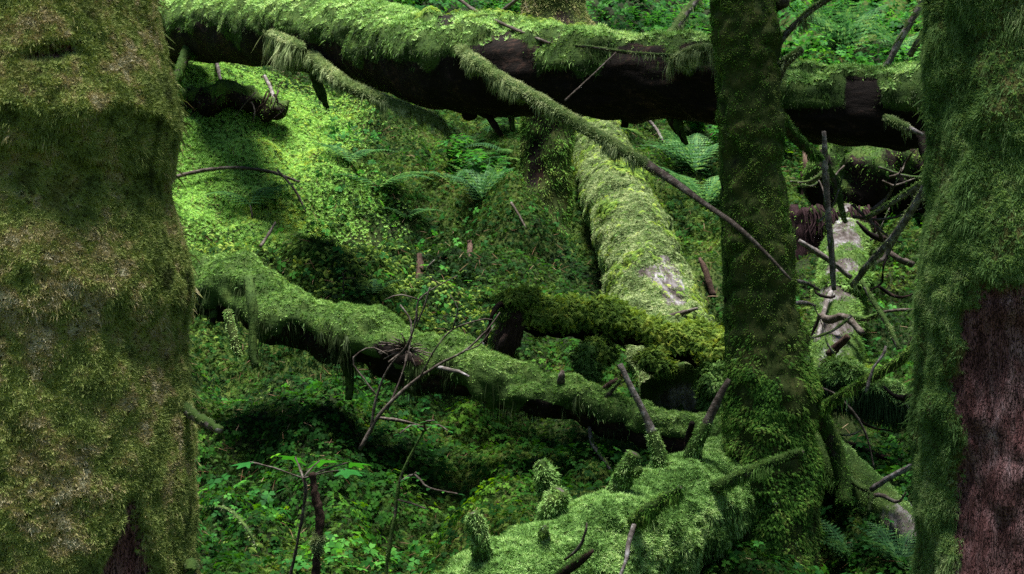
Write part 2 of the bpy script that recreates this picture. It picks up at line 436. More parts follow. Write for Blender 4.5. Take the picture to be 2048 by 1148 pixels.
def gh(x, y, fine=True):
    x = np.asarray(x, float); y = np.asarray(y, float)
    y2 = y + np.clip(-x - 0.8, 0, 6) * 0.62 * sstep(8, 13, y)
    z = np.interp(y2, PROF[:, 0], PROF[:, 1])
    z = 0.5 * z + 0.25 * np.interp(y2 - .6, PROF[:, 0], PROF[:, 1]) + 0.25 * np.interp(y2 + .6, PROF[:, 0], PROF[:, 1])
    z = z + np.clip(np.abs(x) - 7, 0, 80) * 0.35  # unseen side slopes, added to cut low sky light
    for bx, by, sx, sy, h in BUMPS:
        z = z + h * np.exp(-((x - bx) / sx) ** 2 - ((y - by) / sy) ** 2)
    p = np.stack([x, y, x * 0], -1)
    z = z + 0.11 * vnoise(p, 0.9, 3) + 0.10 * vnoise(p, 2.1, 4)
    if fine: z = z + 0.10 * vnoise(p, 4.5, 5) + 0.16 * np.abs(vnoise(p, 1.9, 8)) - .04 + 0.034 * vnoise(p, 10, 6)
    return z
def G(px, py, d0=4.0, d1=40.0):
    """where the ray through a photo pixel meets the ground"""
    d = np.arange(d0, d1, 0.02)
    x = (px - 1024) / F * d; z = CZ + (574 - py) / F * d
    hit = np.nonzero(z < gh(x, d))[0]
    k = hit[0] if len(hit) else len(d) - 1
    return A(x[k], d[k], gh(x[k], d[k]))

def axis_lines(lo, hi, a, b, s):
    core = list(np.arange(a, b, s)); st = s; v = a
    left = []
    while v > lo: st *= 1.12; v -= st; left.append(v)
    st = s; v = core[-1]; right = []
    while v < hi: st *= 1.12; v += st; right.append(v)
    return np.array(left[::-1] + core + right)
gx = axis_lines(-90, 90, -6.5, 6.5, 0.045); gy = axis_lines(-80, 190, 5.0, 19.0, 0.045)
GX, GY = np.meshgrid(gx, gy)
gs = Surf(); GZ = gh(GX, GY)
gs.V = np.stack([GX, GY, GZ], -1)
gm = np.stack([GX.ravel(), GY.ravel(), GX.ravel() * 0], -1)
MOSSY = np.clip(0.35 + 1.1 * vnoise(gm, 0.8, 31) + 0.3 * vnoise(gm, 3, 32), 0, 1).reshape(GX.shape)
ny, nx = GX.shape
ii = np.arange(ny - 1)[:, None]; jj = np.arange(nx - 1)[None, :]
a_ = ii * nx + jj
gs.Q = np.stack([a_, a_ + 1, a_ + nx + 1, a_ + nx], -1).reshape(-1, 4)
zx = np.gradient(GZ, gx, axis=1); zy = np.gradient(GZ, gy, axis=0)
gs.N = nrm(np.stack([-zx, -zy, np.ones_like(zx)], -1)); gs.m = MOSSY
ground = build("ground", gs.V.reshape(-1, 3), [gs.Q], M_SOIL, None, {"moss": MOSSY.ravel()}, True)
ground["kind"] = "structure"; ground["label"] = "steep dark forest bank rising behind the fallen logs"

# where the ground shows: inside a widened view wedge
def wedge(X, Y, m=1.0): return ((np.abs(X) < Y * 0.37 + m) & (Y > 5.2)).astype(float)
near = wedge(GX, GY)
# region masks, in metres on the ground
PXL = 1024 + GX / np.maximum(GY, .1) * F
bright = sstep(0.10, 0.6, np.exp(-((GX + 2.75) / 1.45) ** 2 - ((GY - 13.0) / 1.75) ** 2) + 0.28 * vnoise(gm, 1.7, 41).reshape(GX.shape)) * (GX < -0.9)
bare = sstep(0.05, 0.5, np.exp(-((GX + 1.18) / .5) ** 2 - ((GY - 12.0) / .26) ** 2) + 0.25 * vnoise(gm, 2.6, 43).reshape(GX.shape))  # plants left out; dark soil stands in for shade in the hollow
for _p in ((.62, 10.3), (.72, 11.2), (.80, 12.2), (1.35, 10.6), (1.42, 11.4), (2.35, 10.6), (2.2, 11.6), (2.1, 9.6), (2.0, 8.8)):
    bare = np.maximum(bare, .92 * sstep(.35, .8, np.exp(-((GX - _p[0]) / .28) ** 2 - ((GY - _p[1]) / .5) ** 2) + .2 * vnoise(gm, 5, 43).reshape(GX.shape)))
bare = np.maximum(bare, sstep(.3, .8, np.exp(-((GX - 1.5) / .5) ** 2 - ((GY - 9.4) / .7) ** 2)))
thin = sstep(-0.45, 0.35, .7 * vnoise(gm, 4.5, 5) + .45 * vnoise(gm, 10, 6) + .35 * vnoise(gm, 2.1, 4)).reshape(GX.shape) * 0.93 + 0.07
hum = sstep(0.15, 0.7, np.exp(-((GX + 1.3) / 1.5) ** 2 - ((GY - 10.7) / .9) ** 2) + 0.3 * vnoise(gm, 1.3, 47).reshape(GX.shape))
low = 1 - sstep(9.3, 10.2, GY)

def ground_tmpl(name, label, cat, tmpl, weight, density, size, mat, lift=0.0, jitter=0.35, down=None):
    s = sample(gs, density=density, weight=weight)
    p, n, wf = s
    k = len(p)
    h = None
    if down:
        h = np.cross(n, nrm(A(0, -1, -0.4) + R.normal(0, down, (k, 3))))
        Z = nrm(n + R.normal(0, jitter, (k, 3))); X = nrm(np.cross(h, Z)); Y = np.cross(Z, X)
    else: X, Y, Z = frame(n, jitter)
    grow = vnoise(p, 1.6, 77) * .5 + .5
    p = p + n * (lift * R.random((k, 1)) * (0.4 + grow[:, None]))
    sc = size * R.uniform(0.6, 1.35, k) * (0.75 + 0.5 * grow)
    o = build_f(name, bake(tmpl[0], tmpl[1], p, X, Y, Z, sc), mat, None)
    o["label"] = label; o["category"] = cat; o["kind"] = "stuff"
    return o
far = near * (GY > 16.5) * (GY < 30)
mid = near * (GY <= 17)
ground_tmpl("clover_carpet", "carpet of small three leaved green clover covering the bank", "clover", TC,
            mid * (1 - bare) * thin * (1 - 0.85 * bright) * (0.22 + 0.8 * low + .2 * (1 - hum)), 900, 0.021, M_CLOVER, 0.07, 0.35)
ground_tmpl("broad_clover_patches", "patches of larger three leaved plants standing above the clover", "clover", TC,
            mid * (1 - bare) * np.clip(vnoise(gm, 1.3, 49).reshape(GX.shape) + .1, 0, 1) * (1 - bright) * (1 - .8 * hum), 240, 0.034, M_LEAF, 0.12, 0.4)
ground_tmpl("tiny_seedlings", "tiny dense seedlings between the clover leaves", "seedlings", TC,
            mid * (1 - bare * .8) * (1 - bright * .6) * (1.1 - thin), 900, 0.013, M_SPRAY, 0.03, 0.5)
ground_tmpl("feather_moss_carpet", "layered yellow green feather moss on the hummocks of the bank", "moss", TSP,
            mid * (1 - bare) * (0.5 + hum) * (1 - 0.8 * bright) * (0.1 + 0.9 * thin), 1300, 0.042, M_SPRAY, 0.03, 0.35, 0.7)
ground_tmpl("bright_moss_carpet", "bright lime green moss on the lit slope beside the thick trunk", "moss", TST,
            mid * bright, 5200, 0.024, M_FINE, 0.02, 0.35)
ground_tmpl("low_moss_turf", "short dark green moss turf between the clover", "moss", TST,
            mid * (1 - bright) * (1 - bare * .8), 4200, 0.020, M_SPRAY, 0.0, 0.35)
ground_tmpl("distant_ground_plants", "small leafy plants covering the upper bank behind the top log", "ground cover", TC,
            far, 160, 0.045, M_LEAF, 0.25, 0.4)

# fallen needles, bark crumbs and twig bits
M_LITTER = foliage_mat("brown_litter", [(0.0, (0.02, 0.01, 0.006)), (0.5, (0.09, 0.045, 0.02)), (1.0, (0.25, 0.18, 0.11))], 2.0, 0.1)
T_BIT = (np.array([(-1, -.04, 0), (0, -.05, .06), (0, .05, .06), (-1, .04, 0), (1, .03, 0), (1, -.03, 0)], float), [np.array([(0, 1, 2, 3), (1, 5, 4, 2)])])
ground_tmpl("golden_feather_moss", "golden green feather moss cushions on the hummock above the diagonal log", "moss", TSP,
            mid * (1 - bare) * hum * (1 - .7 * bright) * thin, 1300, 0.038, M_MOSS_YELLOW, 0.05, 0.4, 0.9)
ground_tmpl("fallen_twig_litter", "scattered brown needles and twig crumbs on the moss and soil", "litter", T_BIT, mid, 60, 0.032, M_LITTER, 0.07, 0.3)

# ------------------------------------------------------------------ mossy limbs
def moss_shape(r, thick=0.03, lo=-0.2, hi=0.5, amp=0.25, seed=1, freq=None, patch=0.5, always=0.0):
    fq = freq or 1.6 / max(r, .02)
    def f(V, Nn, L, th):
        sh = V.shape[:2]; v = V.reshape(-1, 3)
        n = fbm(v, fq, 3, seed).reshape(sh); n2 = fbm(v, fq * 3.1, 2, seed + 5).reshape(sh)
        up = Nn[..., 2] + patch * n + 0.2 * n2
        m = np.maximum(sstep(lo, hi, up), always)
        return r * amp * 0.35 * n + m * thick * (0.8 + 0.55 * n2), m
    return f
def limb(parent, name, pts, radii_px, depths=None, mat=None, moss=None, seg=10, step=0.03, thick=0.006, lo=-0.4, hi=0.2,
         density=9000, length=0.022, width=0.004, hang=0.0, hlen=0.05, moss_to=1.0, seed=1, amp=0.3, spread=0.8, label=None, world=False, droop=0.2):
    """a branch: pts (photo x, y, distance) with half-widths in photo pixels; its moss is a sub-part"""
    if world: W = np.array(pts, float); rad = np.array(radii_px, float)
    else:
        W = np.array([P(*q) for q in pts]); rad = np.array([r * q[2] / F for r, q in zip(radii_px, pts)])
    if moss is None and seg < 30: amp = max(amp, 1.0); seg = max(seg, 6)
    if moss is not None: rad = rad * .78; length *= .72; hlen *= .8; width *= .85; density *= 1.25
    base = moss_shape(rad.mean(), thick, lo, hi, amp, seed, patch=0.6)
    def shp(V, Nn, L, th):
        off, m = base(V, Nn, L, th)
        if moss is None: return off * 0.7, m * 0
        k = 1 - sstep(moss_to - 0.12, moss_to + 0.02, L + 0.08 * vnoise(V.reshape(-1, 3), 9, seed).reshape(L.shape)) if moss_to < 1 else 1
        return off * k, m * k
    ref = (0, 0, 1)
    T = nrm(W[-1] - W[0])
    if abs(T[2]) > 0.85: ref = (0, -1, 0)
    s = tube(W, rad, seg, step, ref, shp)
    o = build(name, s.verts, s.faces, mat or M_TWIG, parent, {"moss": s.mv}, True, label)
    if moss is not None and s.m.sum() > 0.5:
        parts = []
        q = sample(s, density=density)
        if q: parts.append(blades(q[0], q[1], length, width, spread, droop, 0.4))
        if hang > 0:
            wt = s.m.max(1, keepdims=True) * (s.N[..., 2] < 0.35) * np.clip(-.1 + 1.8 * vnoise(s.V.reshape(-1, 3), 17, seed + 9).reshape(s.m.shape), 0.02, 1)
            q = sample(s, density=density * hang, weight=wt)
            if q: parts.append(blades(q[0], q[1] * 0.3, hlen * (.35 + 1.3 * np.clip(.5 + vnoise(q[0], 23, seed + 3), 0, 1)), width, 0.6, 1.5, 1.2))
        if parts: build_f("moss", parts, moss, o)
    return s

def main_part(parent, name, s, mat, label=None):
    return build(name, s.verts, s.faces, mat, parent, {"moss": s.mv}, True, label)

# ------------------------------------------------------------------ standing trees
def trunk_line(edges, d, extra_top, extra_bottom):
    """edges: (photo y, left x, right x) -> axis points and radii; carried on above and below the frame"""
    pts, rad = [], []
    for y, l, r in edges:
        pts.append(P((l + r) / 2, y, d)); rad.append((r - l) / 2 * d / F)
    t0 = (pts[0] - pts[1]) / abs(pts[0][2] - pts[1][2]); t0[:2] *= 0.5
    for h, q in extra_top: pts.insert(0, pts[0] + t0 / t0[2] * (h - pts[0][2])); rad.insert(0, q)
    for h, q in extra_bottom: pts.append(A(pts[-1][0], pts[-1][1], h)); rad.append(q)
    return pts[::-1], rad[::-1]

def shade_crown(tree, x, y, z0, z1, rad, n_limb=34, leaves=150):  # added out of view and sized for the shade it casts
    """needle sprays on drooping limbs, high above the frame"""
    pv = []
    for k in range(n_limb):
        z = z0 + (z1 - z0) * (k + R.random()) / n_limb
        a = R.uniform(0, 2 * math.pi); l = rad * (1 - 0.75 * (z - z0) / (z1 - z0)) * R.uniform(.6, 1.1)
        dv = A(math.cos(a), math.sin(a), 0)
        m = leaves
        t = R.random(m) ** 0.7
        p = A(x, y, z) + dv * (t * l)[:, None] + A(0, 0, -1) * (t ** 2 * l * .35)[:, None] + R.normal(0, .16, (m, 3)) * (0.3 + t[:, None])
        X, Y, Z = frame(np.tile(A(0, 0, 1), (m, 1)), .4)
        pv.append(bake(TSP[0], TSP[1], p, X, Y, Z, R.uniform(.22, .5, m)))
    build_f("shade_crown", pv, M_NEEDLE, tree)

# left tree ------------------------------------------------------
DL = 3.5
EL = [(-60, -230, 305), (0, -240, 310), (60, -243, 318), (120, -247, 333), (190, -250, 346), (255, -255, 355), (285, -256, 357), (305, -248, 339), (345, -246, 333), (420, -250, 340), (480, -256, 352),
      (540, -262, 362), (590, -266, 368), (615, -262, 356), (680, -262, 357), (760, -268, 364), (850, -272, 370), (950, -276, 374), (1050, -280, 377), (1150, -284, 380)]
pts, rad = trunk_line(EL, DL, [(3.2, .30), (7, .24), (11, .15), (14, .05)], [(0.75, .44), (0.2, .50), (-0.5, .6)])
tree1 = thing("mossy_tree", "thickest trunk, wrapped in shaggy olive moss with overhanging skirts and red bark low down", "tree", (pts[0][0], DL, 0.0))
def sh_left(V, Nn, L, th):
    v = V.reshape(-1, 3); sh = V.shape[:2]
    n = fbm(v * A(1, 1, .7), 5.0, 4, 3).reshape(sh)
    sx = (V[..., 0] - V[..., 0].mean(1, keepdims=True)) / 0.38
    py = 574 - (V[..., 2] - CZ) / DL * F; px = 1024 + V[..., 0] / V[..., 1] * F
    # bare bark: a narrow tapering strip and a small scar, placed by angle and height on the trunk
    wv = 10 * fbm(v, 12, 2, 8).reshape(sh)
    xr, xl = 312 - 20 * sstep(1100, 960, py), 265 - 50 * sstep(1000, 1120, py) - 40 * sstep(1120, 1200, py)
    b1 = sstep(-9, 9, (px + wv) - xl) * sstep(-9, 9, xr - (px + wv)) * sstep(955, 985, py + wv)
    b2 = sstep(1.2, 0.5, np.hypot((px - 100 + (py - 150) * .9) / 62, (py - 150 + wv) / 16))
    skirt = 0
    for yc, am, w in ((283, .020, 22), (600, .010, 26)):
        yy = py - yc - 20 * np.sin(px / 70.0 + yc) - 1.5 * wv - 34 * vnoise(v, 5.5, 12).reshape(sh) + 30 * sstep(200, 60, px)
        skirt = skirt + am * sstep(-160, -8, yy) * (1 - sstep(-3, 7, yy))
    m = np.clip(1 - np.maximum(b1, b2) * (Nn[..., 1] < .3), 0, 1)
    cush = np.abs(vnoise(v, 15, 7)).reshape(sh) * .012 + np.abs(vnoise(v, 38, 9)).reshape(sh) * .006
    return 0.016 * n + skirt + cush * m - 0.028 * (1 - m) - .014, m
s = tube(pts[0:] , rad, 150, 0.014, (0, -1, 0), sh_left)
tr = main_part(tree1, "trunk", s, M_BARK_RED)
vis = ((s.V[..., 2] > 0.6) & (s.V[..., 2] < 2.7) & (s.N[..., 1] < 0.5)).astype(float)
mm = sstep(.3, .8, s.m)
q = sample(s, density=60000, weight=mm * vis)
dens = fbm(q[0], 9, 2, 61)
lv = 0.022 * (1 + 0.35 * dens)
P1 = [blades(q[0], q[1], lv * .5, 0.0019, 1.2, 0.15, 0.4)]
edge = vis * mm * (s.N[..., 2] < -0.18)
q = sample(s, density=60000, weight=edge)
if q: P1.append(blades(q[0], q[1], 0.018, 0.0018, 0.9, 1.2, 1.0))
cl = vis * mm * np.clip(vnoise(s.V.reshape(-1, 3), 16, 91).reshape(mm.shape), 0, 1)
q = sample(s, density=16000, weight=cl)
P1.append(blades(q[0], q[1], 0.022, 0.0016, 1.1, .9, 1.0))
q = sample(s, density=9000, weight=mm * ((s.V[..., 2] < 4) & (vis < .5)))
P1.append(blades(q[0], q[1], 0.05, 0.006, 0.7, .7, .6))
q = sample(s, density=42000, weight=mm * vis); X, Y, Z = frame(nrm(q[1] + A(0, 0, -.3)), .35)
P1.append(bake(TST[0], TST[1], q[0], X, Y, Z, R.uniform(.007, .014, len(q[0])), np.clip(.5 + .4 * vnoise(q[0], 30, 5) + R.normal(0, .15, len(q[0])), 0, 1)))
build_f("moss", P1, M_MOSS_OLIVE, tr)
limb(tree1, "branch", [(350, 805, 3.55), (378, 826, 3.5), (408, 845, 3.45), (440, 862, 3.4)], [14, 13, 12, 9], mat=M_PALE, moss=M_MOSS_GREY, density=30000, length=0.012, width=0.002,
     lo=.1, hi=.7, seg=14, step=.008, moss_to=1, label="short broken grey branch stub with purple bark")
limb(tree1, "branch", [(372, 1148, 3.5), (384, 1130, 3.4), (380, 1180, 3.4)], [10, 12, 9], mat=M_PALE, moss=M_MOSS_GREY, density=30000, length=0.01, width=.002, seg=10, step=.01)
shade_crown(tree1, pts[0][0] , DL, 8, 14, 1.2, 24, 80)

# right tree -----------------------------------------------------
DR = 4.2
ER = [(-60, 1868, 2330), (0, 1869, 2328), (120, 1872, 2328), (240, 1869, 2330), (330, 1872, 2334), (420, 1866, 2338), (500, 1856, 2342), (580, 1850, 2344), (700, 1852, 2348), (790, 1849, 2350), (815, 1846, 2350), (900, 1848, 2354), (1000, 1848, 2360), (1150, 1850, 2366)]
pts, rad = trunk_line(ER, DR, [(3.6, .30), (7, .24), (11, .15), (15, .05)], [(0.6, .42), (0.1, .48), (-0.5, .55)])
tree2 = thing("mossy_tree", "trunk at the edge with green moss above and scaly reddish purple bark showing below", "tree", (pts[0][0], DR, 0.0))
def sh_right(V, Nn, L, th):
    v = V.reshape(-1, 3); sh = V.shape[:2]
    n = fbm(v * A(1, 1, .6), 5.0, 4, 23).reshape(sh)
    py = 574 - (V[..., 2] - CZ) / DR * F; px = 1024 + V[..., 0] / V[..., 1] * F
    wv = 26 * fbm(v, 7, 3, 28).reshape(sh)
    edge = 1942 + 14 * np.sin(py / 60.) - 42 * sstep(680, 800, py) + 8 * sstep(950, 1100, py)
    bare = sstep(-10, 14, px + wv - edge) * sstep(545, 590, py + wv * .8) * (Nn[..., 1] < .35)
    n2 = vnoise(v, 14, 30).reshape(sh)
    bare = np.clip(bare - 0.55 * sstep(.35, .7, n2) * sstep(1000, 600, py), 0, 1)
    knob = np.exp(-((px - 1868) / 22) ** 2 - ((py - 812) / 26) ** 2)
    plates = np.abs(vnoise(v * A(1, 1, .5), 26, 29)).reshape(sh)
    cush = np.abs(vnoise(v, 14, 37)).reshape(sh) * .016 + np.abs(vnoise(v, 36, 39)).reshape(sh) * .007
    return 0.022 * n + cush * (1 - bare) - 0.030 * bare + .025 * knob * (Nn[..., 1] < .3) + bare * .022 * plates, 1 - bare - .8 * knob
s = tube(pts, rad, 140, 0.016, (0, -1, 0), sh_right)
tr = main_part(tree2, "trunk", s, M_BARK_RED)
vis = ((s.V[..., 2] > 0.5) & (s.V[..., 2] < 2.9) & (s.N[..., 1] < 0.5) & (s.V[..., 0] < 1.85)).astype(float)
mm = sstep(.3, .8, s.m); hn = sstep(-.3, .5, fbm(s.V.reshape(-1, 3), 8, 2, 64)).reshape(mm.shape) * .8 + .2
q = sample(s, density=60000, weight=mm * vis * hn)
P1 = [blades(q[0], q[1], 0.013, 0.0021, 1.2, 0.3, 0.6)]
left = vis * mm * hn * (s.N[..., 0] < -0.35)
q = sample(s, density=60000, weight=left)
PC = [blades(q[0], q[1], 0.020, 0.0021, 1.0, .9, 1.0)]
cl = vis * mm * np.clip(1.3 * vnoise(s.V.reshape(-1, 3), 15, 92).reshape(mm.shape), 0, 1)
q = sample(s, density=45000, weight=cl)
PC.append(blades(q[0], q[1], 0.034, 0.0018, 0.7, 1.6, 1.3))
q = sample(s, density=34000, weight=mm * vis * hn); X, Y, Z = frame(nrm(q[1] + A(0, 0, -.4)), .35)
P1.append(bake(TST[0], TST[1], q[0], X, Y, Z, R.uniform(.008, .017, len(q[0])), np.clip(.5 + .4 * vnoise(q[0], 30, 5) + R.normal(0, .15, len(q[0])), 0, 1)))
q = sample(s, density=9000, weight=mm * (s.V[..., 2] < 4) * (1 - vis))
P1.append(blades(q[0], q[1], 0.05, 0.006, 0.7, .7, .6))
build_f("moss", P1, M_MOSS_COOL, tr)
build_f("hanging_moss", PC, M_MOSS_COOL, tr)
shade_crown(tree2, pts[0][0] , DR, 9, 15, 1.3, 20, 50)

# middle tree ----------------------------------------------------
DM = 7.0
EM = [(-60, 1422, 1540), (0, 1427, 1546), (80, 1432, 1548), (160, 1440, 1553), (240, 1446, 1560), (270, 1447, 1562), (330, 1451, 1560), (420, 1455, 1573), (500, 1457, 1582), (570, 1459, 1588), (640, 1462, 1598), (700, 1460, 1612),
      (760, 1455, 1622), (840, 1454, 1627), (920, 1456, 1630), (1000, 1455, 1632), (1080, 1452, 1634), (1150, 1448, 1638)]
pts, rad = trunk_line(EM, DM, [(4.5, .14), (7, .12), (11, .07), (14, .03)], [(0.12, .27), (-0.3, .34)])
tree3 = thing("mossy_tree", "slender trunk in dark brown green moss standing in front of the fallen logs", "tree", (pts[0][0], DM, 0.2))
def sh_mid(V, Nn, L, th):
    v = V.reshape(-1, 3); sh = V.shape[:2]
    n = fbm(v * A(1, 1, .7), 6.5, 4, 43).reshape(sh)
    low = sstep(1.3, 0.9, V[..., 2])
    cush = np.abs(vnoise(v, 11, 47)).reshape(sh) * .030 + np.abs(vnoise(v, 24, 49)).reshape(sh) * .016
    return (0.018 + .018 * low) * n + cush - .008, np.clip(.9 + .5 * n, 0.2, 1)
s = tube(pts, rad, 110, 0.015, (0, -1, 0), sh_mid)
tr = main_part(tree3, "trunk", s, M_BARK_TRUNK)
vis = (s.V[..., 2] < 3.4) * (1 - .6 * (s.N[..., 1] > .5)) * s.m
lowm = sstep(1.45, 1.0, s.V[..., 2])
vis = vis * (.45 + .55 * sstep(-.35, .35, fbm(s.V.reshape(-1, 3), 7, 3, 68)).reshape(vis.shape))
q = sample(s, density=42000, weight=vis * (1 - .6 * lowm))
P1 = [blades(q[0], q[1], 0.012, 0.0040, 1.2, 0.1, 0.4)]
q = sample(s, density=42000, weight=vis * lowm * sstep(-.5, .3, fbm(s.V.reshape(-1, 3), 9, 2, 66)).reshape(vis.shape))
k = len(q[0]); X, Y, Z = frame(q[1], .35); Dn = nrm(q[1] + A(0, 0, -1.1) + R.normal(0, .35, (k, 3)))
Y = nrm(np.cross(q[1], Dn)); Zt = np.cross(Dn, Y)
P1.append(bake(TSP[0], TSP[1], q[0], Dn, Y, Zt, R.uniform(.010, .025, k)))
build_f("moss", P1, M_MOSS_TRUNK, tr)
limb(tree3, "branch", [(1546, 110, 7.05), (1575, 66, 7.0), (1630, 16, 6.9), (1700, -22, 6.8), (1790, -60, 6.7)], [8, 7, 7, 6, 4], mat=M_PALE, moss=M_MOSS_GREY, density=16000, lo=-.2, hi=.5, hang=2.2, hlen=.06, seed=11, label="pale branch rising from the trunk, its end hung with moss")
limb(tree3, "branch", [(1552, 165, 7.0), (1566, 130, 6.95), (1588, 112, 6.9), (1606, 98, 6.88)], [13, 11, 10, 7], mat=M_TWIG, moss=M_MOSS_GREY, density=20000, lo=-.6, hi=.2, hang=1, hlen=.03, seed=12)
limb(tree3, "branch", [(1556, 12, 7.0), (1566, 5, 6.93), (1572, -3, 6.9)], [14, 14, 9], moss=M_MOSS_GREY, density=20000, seed=13)
limb(tree3, "branch", [(1560, 235, 7.1), (1590, 275, 7.3), (1640, 318, 7.5)], [15, 13, 9], moss=M_MOSS_TRUNK, density=16000, lo=-1, hi=-.2, hang=1, hlen=.03, seed=14)
limb(tree3, "root", [(1612, 800, 7.15), (1650, 850, 7.3), (1680, 930, 7.35), (1690, 1010, 7.3)], [24, 20, 18, 16], moss=M_MOSS_TRUNK, density=14000, lo=-1, hi=.0, seed=15)
shade_crown(tree3, pts[0][0], DM, 7.5, 13, 1.2, 16, 50)

# slim dark stem beside it
st = thing("slim_stem", "thin nearly black dead stem pressed against the slender mossy trunk", "stem", P(1446, 760, 7.25))
limb(st, "stem", [(1432, -60, 7.1), (1440, 100, 7.1), (1444, 300, 7.1), (1452, 480, 7.1), (1455, 620, 7.12), (1460, 800, 7.12), (1460, 1010, 7.15)], [8, 10, 6, 10, 8, 10, 8], mat=M_BARK_LOG, moss=M_MOSS_TRUNK, density=14000, lo=-.9, hi=.3, seed=16, amp=1.0)

# background trees -------------------------------------------------
def back_tree(label, edges, d, mat, mossm, top, seed, cr=True, group=None):
    pts, rad = trunk_line(edges, d, top, [])
    bz = float(gh(pts[0][0], d))
    pts.insert(0, A(pts[0][0], d, min(bz, pts[0][2]) - .2)); rad.insert(0, rad[0] * 1.12)
    t = thing("background_tree", label, "tree", (pts[0][0], d, bz), group)
    def f(V, Nn, L, th):
        n = fbm(V.reshape(-1, 3), 5, 4, seed).reshape(V.shape[:2]); return .035 * n, np.clip(.75 + .6 * n, 0, 1)
    s = tube(pts, rad, 40, .05, (0, -1, 0), f)
    o = main_part(t, "trunk", s, mat)
    q = sample(s, density=7000, weight=s.m * (s.V[..., 2] < 6))
    build_f("moss", blades(q[0], q[1], .035, .006, .8, .5, .6), mossm, o)
    if cr: shade_crown(t, pts[-1][0], d, pts[-1][2] * .6, pts[-1][2], 1.6, 22, 80)
    return t
back_tree("pale mossy trunk with a flared foot rising behind the top log", [(-60, 1050, 1165), (-10, 1049, 1168), (20, 1045, 1170), (45, 1038, 1178), (75, 1022, 1200), (95, 1000, 1225)], 17.0, M_BARK_TRUNK, M_MOSS_OLIVE, [(9, .3), (13, .2), (17, .05)], 51)
t = back_tree("dark mossy stump under the top log, beside the log climbing the bank", [(150, 1052, 1138), (220, 1046, 1140), (300, 1042, 1142), (360, 1036, 1144), (410, 1018, 1148), (450, 990, 1155)], 12.6, M_BARK_TRUNK, M_MOSS_TRUNK, [], 52, False)
t.name = "mossy_stump"; t["category"] = "stump"

# ------------------------------------------------------------------ big top log
top = [(250, 60, 15.2), (400, 56, 13.2), (560, 66, 11.6), (740, 92, 10.2), (900, 127, 9.2), (1100, 140, 8.6), (1260, 153, 8.3), (1420, 166, 8.1), (1600, 208, 8.0), (1750, 216, 7.9), (1900, 222, 7.8), (2080, 232, 7.7)]
tr_ = [62, 62, 66, 74, 86, 86, 78, 72, 70, 71, 70, 66]
W = [P(*q) for q in top]
log1 = thing("fallen_log", "largest fallen log lying high across the scene, thick moss on top and black underneath", "log", W[4])
rr = [r * q[2] / F for r, q in zip(tr_, top)]
b1 = moss_shape(.25, .045, .12, .6, .25, 71, 3.2, .62)
def sh_top(V, Nn, L, th):
    off, m = b1(V, Nn, L, th)
    px = 1024 + V[..., 0] / V[..., 1] * F
    n = vnoise(V.reshape(-1, 3), 2.2, 75).reshape(L.shape)
    x = V[..., 0]
    # moss drapes lower on its left half and in two collars right of the slender tree
    m = np.maximum(m, sstep(-.25, .25, Nn[..., 2] + .5 * n + .3 * vnoise(V.reshape(-1, 3), 8, 83).reshape(L.shape)) * sstep(1010, 840, px) * .9)
    m = np.maximum(m, sstep(-.35, .05, Nn[..., 2] + .3 * n) * sstep(1540, 1570, px) * (1 - sstep(1680, 1700, px)))
    m = np.maximum(m, sstep(-.3, .1, Nn[..., 2] + .3 * n) * sstep(1750, 1775, px))
    bare = sstep(1683, 1700, px) * (1 - sstep(1745, 1765, px)) * (Nn[..., 2] < .75)
    m = m * (1 - bare)
    gap = np.exp(-((px - 895) / 22) ** 2) * sstep(.6, .8, Nn[..., 2])
    m = m * (1 - gap)
    base = .03 * vnoise(V.reshape(-1, 3) * A(.3, 1, 1), 6, 78).reshape(L.shape) + .022 * np.abs(vnoise(V.reshape(-1, 3) * A(.25, 1, 1), 15, 80)).reshape(L.shape)
    rag = np.clip(-Nn[..., 2] - .6, 0, 1) * .10 * np.clip(vnoise(V.reshape(-1, 3), 7, 79).reshape(L.shape), 0, 1)
    return base + m * (.015 + .03 * fbm(V.reshape(-1, 3), 6, 3, 76).reshape(L.shape) + .02 * np.abs(vnoise(V.reshape(-1, 3), 17, 82)).reshape(L.shape)) + rag, m
s = tube(W, rr, 72, .03, (0, 0, 1), sh_top)
ob = main_part(log1, "log_body", s, M_BARK_LOG)
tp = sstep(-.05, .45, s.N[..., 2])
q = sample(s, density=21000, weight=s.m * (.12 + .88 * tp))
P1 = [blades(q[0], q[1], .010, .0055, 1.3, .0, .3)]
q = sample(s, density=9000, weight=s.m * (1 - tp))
build_f("dark_moss", [blades(q[0], q[1], .022, .005, 1.1, .4, .6)], M_MOSS_SHADE, ob)  # shade of the log's lower faces painted as darker moss
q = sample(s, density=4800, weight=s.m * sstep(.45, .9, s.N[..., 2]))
X, Y, Z = frame(q[1], .4); build_f("pale_moss", bake(TST[0], TST[1], q[0], X, Y, Z, R.uniform(.016, .032, len(q[0]))), M_MOSS_PALE, ob)  # paler moss on the top faces paints in light from above
wt = sstep(.2, .6, s.m) * (s.N[..., 2] < .35) * (s.N[..., 2] > -.2) * np.clip(.2 + vnoise(s.V.reshape(-1, 3), 9, 99), 0, 1).reshape(s.m.shape)
q = sample(s, density=9000, weight=wt)
P1.append(blades(q[0], q[1] * .5, .032, .0045, .8, 1.0, .9))
build_f("moss", P1, M_MOSS_GREEN, ob)
wy = s.m * (s.N[..., 2] > .5) * np.clip(1.6 * vnoise(s.V.reshape(-1, 3), 2.3, 97) + .1, 0, 1).reshape(s.m.shape) * (s.V[..., 0] > -.6)
q = sample(s, density=4500, weight=wy); n_ = len(q[0])
Dn = nrm(A(0, -.4, .1) + R.normal(0, .6, (n_, 3))); Y = nrm(np.cross(q[1], Dn)); X = np.cross(Y, q[1])
